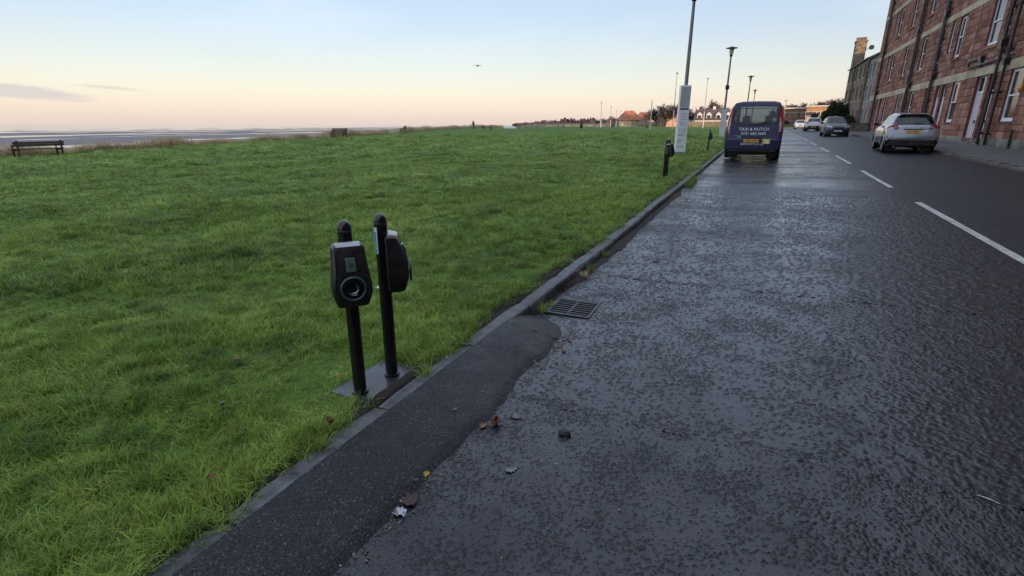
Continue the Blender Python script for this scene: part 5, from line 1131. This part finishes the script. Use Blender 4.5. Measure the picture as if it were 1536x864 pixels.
picnic('dark blue picnic table on the far grass', 841, 118, M_PBLUE, .5); picnic('pale picnic table left of the dark blue one', 803, 112, M_PALEW, .9); picnic('pale wooden picnic table on the grass near the headland', 783, 108, M_PALEW, .2)
x_, y_ = far(732, 95); t = picnic('dark brown picnic table near the standing person on the shore', 731, 96, M_BWOOD, .3)
x_, y_ = far(765, 118); bt = thing('upturned_dinghy', 'small white upturned dinghy at the far shore edge', 'boat', (x_, y_, float(z_verge(x_, y_))), .6); obj('hull', MB().loft([[(px, -.55 * w_, 0), (px, -.35 * w_, .4 * w_), (px, 0, .55 * w_), (px, .35 * w_, .4 * w_), (px, .55 * w_, 0)] for px, w_ in ((-1.4, .75), (-.8, 1), (.4, 1), (1.1, .6), (1.5, .08))]), M_WPOLE, bt, smooth=True)
def bin_(label, u, d):
    x, y = far(u, d); t = thing('litter_bin', label, 'bin', (x, y, float(z_verge(x, y)) - .01), 0, 'bins on the grass'); obj('drum', MB().lathe([(.28, 0), (.32, .1), (.33, .85), (.30, .9)], 14), M_TRIM, t, smooth=True); obj('lid', MB().lathe([(.34, .9), (.34, 1.0), (.15, 1.12), (0, 1.13)], 14), M_TRIM, t, smooth=True); return t
bin_('black litter bin on the grass left of the walking person', 872, 118); bin_('black litter bin by the lamp pole with dark band', 919, 160); bin_('small black bin left of the bare white pole', 971, 140)
# path across the field
x0, y0 = far(880, 128); x1, y1 = far(903, 128); Xp_, Yp_ = np.meshgrid(np.linspace(x0, x1, 6), np.linspace(y0 - 4, y0 + 9, 6)); sheet('path', Xp_, Yp_, lambda x, y: z_verge(x, y) + .05, M_PAVE)

# ---------------------------------------------------------------- people
def person(label, u, d, H, pose, top, leg, hairc, rz):
    x, y = far(u, d); t = thing('person', label, 'person', (x, y, float(z_verge(x, y))), rz)
    s = H / 1.75; w = pose
    J = {'pel': (0, 0, .95, .13), 'wai': (0, .0, 1.12, .125), 'che': (0, 0, 1.33, .15), 'nec': (0, .0, 1.50, .06), 'hd0': (0, -.01, 1.58, .085), 'hd1': (0, -.015, 1.70, .078),
         'hl': (-.09, 0, .90, .10), 'kl': (-.10, -.10 * w, .50, .065), 'al': (-.10, .10 * w, .08, .048), 'fl': (-.10, .10 * w - .16, .03, .04), 'hr': (.09, 0, .90, .10), 'kr': (.10, .02 * w, .50, .065), 'ar': (.10, -.20 * w, .08, .048), 'fr': (.10, -.20 * w - .16, .03, .04),
         'sl': (-.19, 0, 1.42, .065), 'el': (-.26, .10 * w, 1.15, .05), 'wl': (-.24, -.05 - .05 * w, .92, .036), 'ml': (-.24, -.09, .84, .035), 'sr': (.19, 0, 1.42, .065), 'er': (.26, -.04, 1.15, .05), 'wr': (.24, -.10, .92, .036), 'mr': (.24, -.13, .84, .035)}
    E = [('pel', 'wai'), ('wai', 'che'), ('che', 'nec'), ('nec', 'hd0'), ('hd0', 'hd1'), ('pel', 'hl'), ('hl', 'kl'), ('kl', 'al'), ('al', 'fl'), ('pel', 'hr'), ('hr', 'kr'), ('kr', 'ar'), ('ar', 'fr'), ('che', 'sl'), ('sl', 'el'), ('el', 'wl'), ('wl', 'ml'), ('che', 'sr'), ('sr', 'er'), ('er', 'wr'), ('wr', 'mr')]
    ks = list(J); me = bpy.data.meshes.new('body'); me.from_pydata([tuple(c * s for c in J[k][:3]) for k in ks], [(ks.index(a), ks.index(b)) for a, b in E], []); o = bpy.data.objects.new('body', me); COL.objects.link(o); o.parent = t
    sk = o.modifiers.new('skin', 'SKIN'); sk.use_smooth_shade = True
    for i, k in enumerate(ks): me.skin_vertices[0].data[i].radius = (J[k][3] * s,) * 2; me.skin_vertices[0].data[i].use_root = (k == 'pel')
    sb = o.modifiers.new('sub', 'SUBSURF'); sb.levels = 1; sb.render_levels = 1
    m, tr, b = new_mat('clothes_' + str(u)); tcn = N(tr, 'ShaderNodeTexCoord'); sp = N(tr, 'ShaderNodeSeparateXYZ'); tr.links.new(tcn.outputs['Object'], sp.inputs[0])
    tr.links.new(ramp(tr, mth(tr, 'MULTIPLY', sp.outputs[2], 1 / (1.8 * s)), [(0, (.03, .03, .03)), (.055, leg), (.50, leg), (.51, top), (.845, top), (.85, (.42, .26, .20))], 'CONSTANT'), b.inputs['Base Color']); b.inputs['Roughness'].default_value = .85
    me.materials.append(m)
    obj('hair', MB().lathe([(.088 * s, 1.64 * s), (.093 * s, 1.70 * s), (.075 * s, 1.765 * s), (0, 1.79 * s)], 10), hairc, t, smooth=True); return t
person('person in dark clothes standing still at the shore edge', 710, 112, 1.72, .25, (.025, .025, .03), (.02, .02, .025), M_TRIM, 1.2)
person('person in a black top and pale trousers walking on the far path', 895.5, 126, 1.72, 1.0, (.015, .015, .018), (.45, .42, .38), M_TRIM, .4)
# bird overhead
bx, by = far(718, 60); bd_ = thing('bird', 'dark gull with spread wings flying over the shore', 'bird', (bx, by, 1.55 + 60 * .1006), 1.0)
obj('body', MB().lathe([(.0, -.24), (.05, -.17), (.075, -.02), (.06, .14), (.035, .2), (.03, .25), (0, .30)], 10, M=Matrix.Rotation(R(90), 4, 'X')), M_TRIM, bd_, smooth=True)
for sd in (-1, 1):
    obj('wing', MB().loft([[(sd * x, y - c / 2, z), (sd * x, y, z + .018), (sd * x, y + c / 2, z), (sd * x, y, z - .004)] for x, y, z, c in ((.03, .02, .03, .20), (.22, .05, .10, .18), (.42, .02, .06, .13), (.60, -.06, -.02, .03))]), M_TRIM, bd_)
obj('tail', MB().add([(-.03, -.22, .0), (.03, -.22, 0), (.08, -.36, .0), (-.08, -.36, .0), (-.03, -.22, .012), (.03, -.22, .012), (.08, -.36, .008), (-.08, -.36, .008)], [(0, 1, 2, 3), (7, 6, 5, 4), (0, 4, 5, 1), (1, 5, 6, 2), (2, 6, 7, 3), (3, 7, 4, 0)]), M_TRIM, bd_)

# ---------------------------------------------------------------- leaves and litter
def leaf_mat(n, c): return mat(n, c, .55, var=.35, vs=45, bump=.4, bs=120)
L_BR = leaf_mat('russet_leaf', (.16, .042, .020)); L_DK = leaf_mat('wet_brown_leaf', (.060, .026, .024)); L_YE = leaf_mat('yellow_leaf', (.46, .33, .03)); L_TAN = leaf_mat('tan_leaf', (.26, .15, .09)); L_OR = leaf_mat('orange_leaf', (.40, .11, .03)); L_PALE = leaf_mat('pale_leaf', (.17, .15, .14))
def surf(x, y):
    if x < KB: return float(z_verge(x, y))
    if x < -1.17 and y < 3.4:
        q = min(1, max(0, (x + 1.605) / .44)); return float(zg(y)) + .082 * (1 - q) + .030
    return float(z_road(x, y))
def leaf(label, x, y, L, m, seed, dz=.004, curl=.35):
    r = random.Random(seed); nu, nv = 9, 6; mb = MB()
    lob = [0, .55, .35, .95, .55, 1.0, .6, .75, .1]
    for i in range(nu):
        for j in range(nv):
            a = i / (nu - 1); b_ = j / (nv - 1) * 2 - 1; w = L * .42 * lob[i] * (.85 + .3 * r.random())
            mb.v.append((b_ * w, (a - .5) * L, curl * L * (abs(b_) ** 1.6 * .45 * (1 if seed % 2 else .6) + .35 * (a - .45) ** 2) + r.uniform(0, .05) * L))
    mb.f = [(i * nv + j, i * nv + j + 1, (i + 1) * nv + j + 1, (i + 1) * nv + j) for i in range(nu - 1) for j in range(nv - 1)]
    t = thing('fallen_leaf', label, 'leaf', (x, y, surf(x, y) + dz), r.uniform(0, 6.28), 'fallen leaves'); t.scale = (.8, .8, .8); o = obj('blade', mb, m, t, smooth=60); sm = o.modifiers.new('t', 'SOLIDIFY'); sm.thickness = .0012
    obj('stalk', MB().tube([(0, -.5 * L, .05 * L), (.04 * L, -.75 * L, .10 * L), (.12 * L, -.95 * L, .05 * L)], .0014, 5), m, t); return t
leaf('russet curled leaf at the edge of the smooth tarmac strip', -1.10, 2.13, .085, L_BR, 1, .008, .8); leaf('tan crumpled leaf touching the russet curled one', -1.15, 2.08, .06, L_TAN, 2, .006, .7); leaf('flat grey brown leaf on the road just past the russet one', -1.03, 2.24, .085, L_PALE, 3, .004, .25)
leaf('big dark wet leaf on the tarmac strip edge beside clear wrapper', -1.17, 1.45, .115, L_DK, 4, .006, .5); leaf('yellow leaf on the tarmac strip edge', -1.18, 1.60, .045, L_YE, 5, .004, .5); leaf('small tan leaf in the middle of the tarmac strip', -1.33, 2.10, .028, L_TAN, 6, .003)
leaf('pale translucent leaf flat on the wet road', -.86, 1.82, .07, L_PALE, 7, .004, .1)
for k, (x, y, m, lb) in enumerate(((-2.10, 2.06, L_OR, 'bright orange leaf in the grass left of the charging posts'), (-2.45, 1.55, L_PALE, 'pale dead leaf lying in the near grass'), (-2.85, 1.95, L_TAN, 'tan leaf in the lawn well left of the posts'), (-1.90, 2.52, L_TAN, 'tan leaf on dry thatch behind the concrete slab'), (-1.83, 3.05, L_TAN, 'pinkish tan leaf on the soil next to the kerb'), (-1.80, 1.66, L_BR, 'brown leaf at the kerb edge under overhanging grass'), (-1.95, 1.12, L_BR, 'dark red leaf beside a grass tuft at the kerb'))):
    leaf(lb, x, y, .040 + .010 * (k % 3), m, 30 + k, .032, .7)
for k, (u, v, yy) in enumerate(((0, 0, 3.35), (0, 0, 3.15), (0, 0, 2.95))): leaf(('tan leaf scrap', 'russet leaf scrap', 'dark brown leaf scrap')[k] + ' in the litter line along the tarmac edge', -1.10 + .02 * k, yy, .035, (L_TAN, L_BR, L_DK)[k], 60 + k, .004, .5)
M_WRAP = mat('clear_wrapper', (.50, .53, .58), .12, spec=.9, var=.3, vs=60, bump=1, bs=90)
def scrap(name, label, cat, x, y, L, Wd, m, seed, dz=.004, amp=.25, group=None):
    r = random.Random(seed); mb = MB(); n = 6
    for i in range(n):
        for j in range(4): mb.v.append(((j / 3 - .5) * Wd + r.uniform(-.1, .1) * Wd, (i / (n - 1) - .5) * L + r.uniform(-.06, .06) * L, r.uniform(0, amp) * Wd))
    mb.f = [(i * 4 + j, i * 4 + j + 1, i * 4 + j + 5, i * 4 + j + 4) for i in range(n - 1) for j in range(3)]
    o = obj(name, mb, m, None, loc=(x, y, surf(x, y) + dz), rot=(0, 0, r.uniform(0, 6.28))); sm = o.modifiers.new('t', 'SOLIDIFY'); sm.thickness = .001; return tag(o, label, cat, group)
scrap('plastic_wrapper', 'crumpled clear plastic wrapper beside the big dark wet leaf', 'litter', -1.16, 1.375, .055, .04, M_WRAP, 3, .005, .5)
ft = thing('feather', 'pale grey feather lying on the dark road', 'feather', (1.04, 2.44, surf(1.04, 2.44) + .004), R(70)); ft.scale = (.6, .6, .6); obj('vane', MB().add([(0, -.045, .004), (.012, -.02, .008), (.013, .02, .009), (.002, .06, .004), (-.009, .02, .008), (-.009, -.02, .007), (0, 0, .012)], [(0, 1, 6), (1, 2, 6), (2, 3, 6), (3, 4, 6), (4, 5, 6), (5, 0, 6)]), L_PALE, ft); obj('shaft', MB().tube([(0, -.075, .002), (0, 0, .013), (.002, .06, .006)], .0012, 5), M_LETTER, ft)
r_ = random.Random(5); mb = MB(); mb.lathe([(.006, 0), (.028, .006), (.030, .016), (.017, .028), (0, .031)], 7); mb.v = [(x * 1.25 + r_.uniform(-.004, .004), y + r_.uniform(-.004, .004), z + r_.uniform(-.003, .003)) for x, y, z in mb.v]; o = obj('loose_stone', mb, mat('dark_stone', (.016, .016, .018), .6, bump=.6, bs=150), None, loc=(-.73, 2.19, surf(-.73, 2.19))); tag(o, 'dark angular stone lying on the wet road', 'stone')
scrap('road_scrap', 'dark flat scrap on the wet road past the drain grate', 'litter', -.93, 5.9, .07, .05, M_TRIM, 9, .006, .3)
for k, (x, y) in enumerate(((-3.02, 3.40), (-2.96, 3.47), (-3.08, 3.38))): scrap('paper_scrap', 'white paper scrap in the grass beyond the charging posts', 'litter', x, y, .05, .04, M_LETTER, 40 + k, .06, .6, 'paper scraps in the grass')
scrap('paper_scrap', 'small white scrap on the road before the van', 'litter', -1.2, 18.2, .09, .06, M_LETTER, 50, .006, .3)
# tiny pale grit
r_ = np.random.default_rng(12); mb = MB()
for k in range(70):
    x = r_.uniform(-1.5, 2.6); y = r_.uniform(.7, 5.5); s = r_.uniform(.0018, .0045); mb.lathe([(s * .6, 0), (s, s * .5), (s * .5, s), (0, s * 1.1)], 5, (x, y, surf(x, y) + .001))
o = obj('grit', mb, M_PALE); tag(o, 'tiny pale grit specks scattered over the near road', 'grit', kind='stuff')

# leaf litter and bits washed against the tarmac edge and the gutter
r_ = np.random.default_rng(77); V = []; F = []; T = []
for k in range(420):
    q = r_.uniform()
    if q < .45: y = 3.62 - abs(r_.normal(0, .5)); x = -1.15 + r_.normal(0, .022)
    elif q < .75: y = r_.uniform(1.0, 3.2); x = -1.15 + r_.normal(0, .022)
    else: y = r_.uniform(4.3, 8); x = -1.50 + abs(r_.normal(0, .03))
    s_ = r_.uniform(.004, .015); a = r_.uniform(0, 6.28); z = surf(x, y) + .003; o_ = len(V); c_, d_ = math.cos(a) * s_, math.sin(a) * s_
    V += [(x - c_, y - d_, z + r_.uniform(0, .004)), (x - d_ * .45, y + c_ * .45, z + r_.uniform(0, .006)), (x + c_, y + d_, z + r_.uniform(0, .006)), (x + d_ * .45, y - c_ * .45, z + r_.uniform(0, .004))]; F += [(o_, o_ + 1, o_ + 2), (o_, o_ + 2, o_ + 3)]
me = bpy.data.meshes.new('leaf_litter'); me.from_pydata(V, [], F); me.update(); me.materials.append(mat('litter_bits', (.16, .105, .07), .7, var=.6, vs=40)); o = obj('leaf_litter', me, None); tag(o, 'crumbled brown leaf bits washed along the tarmac edge and gutter', 'leaf litter', kind='stuff')
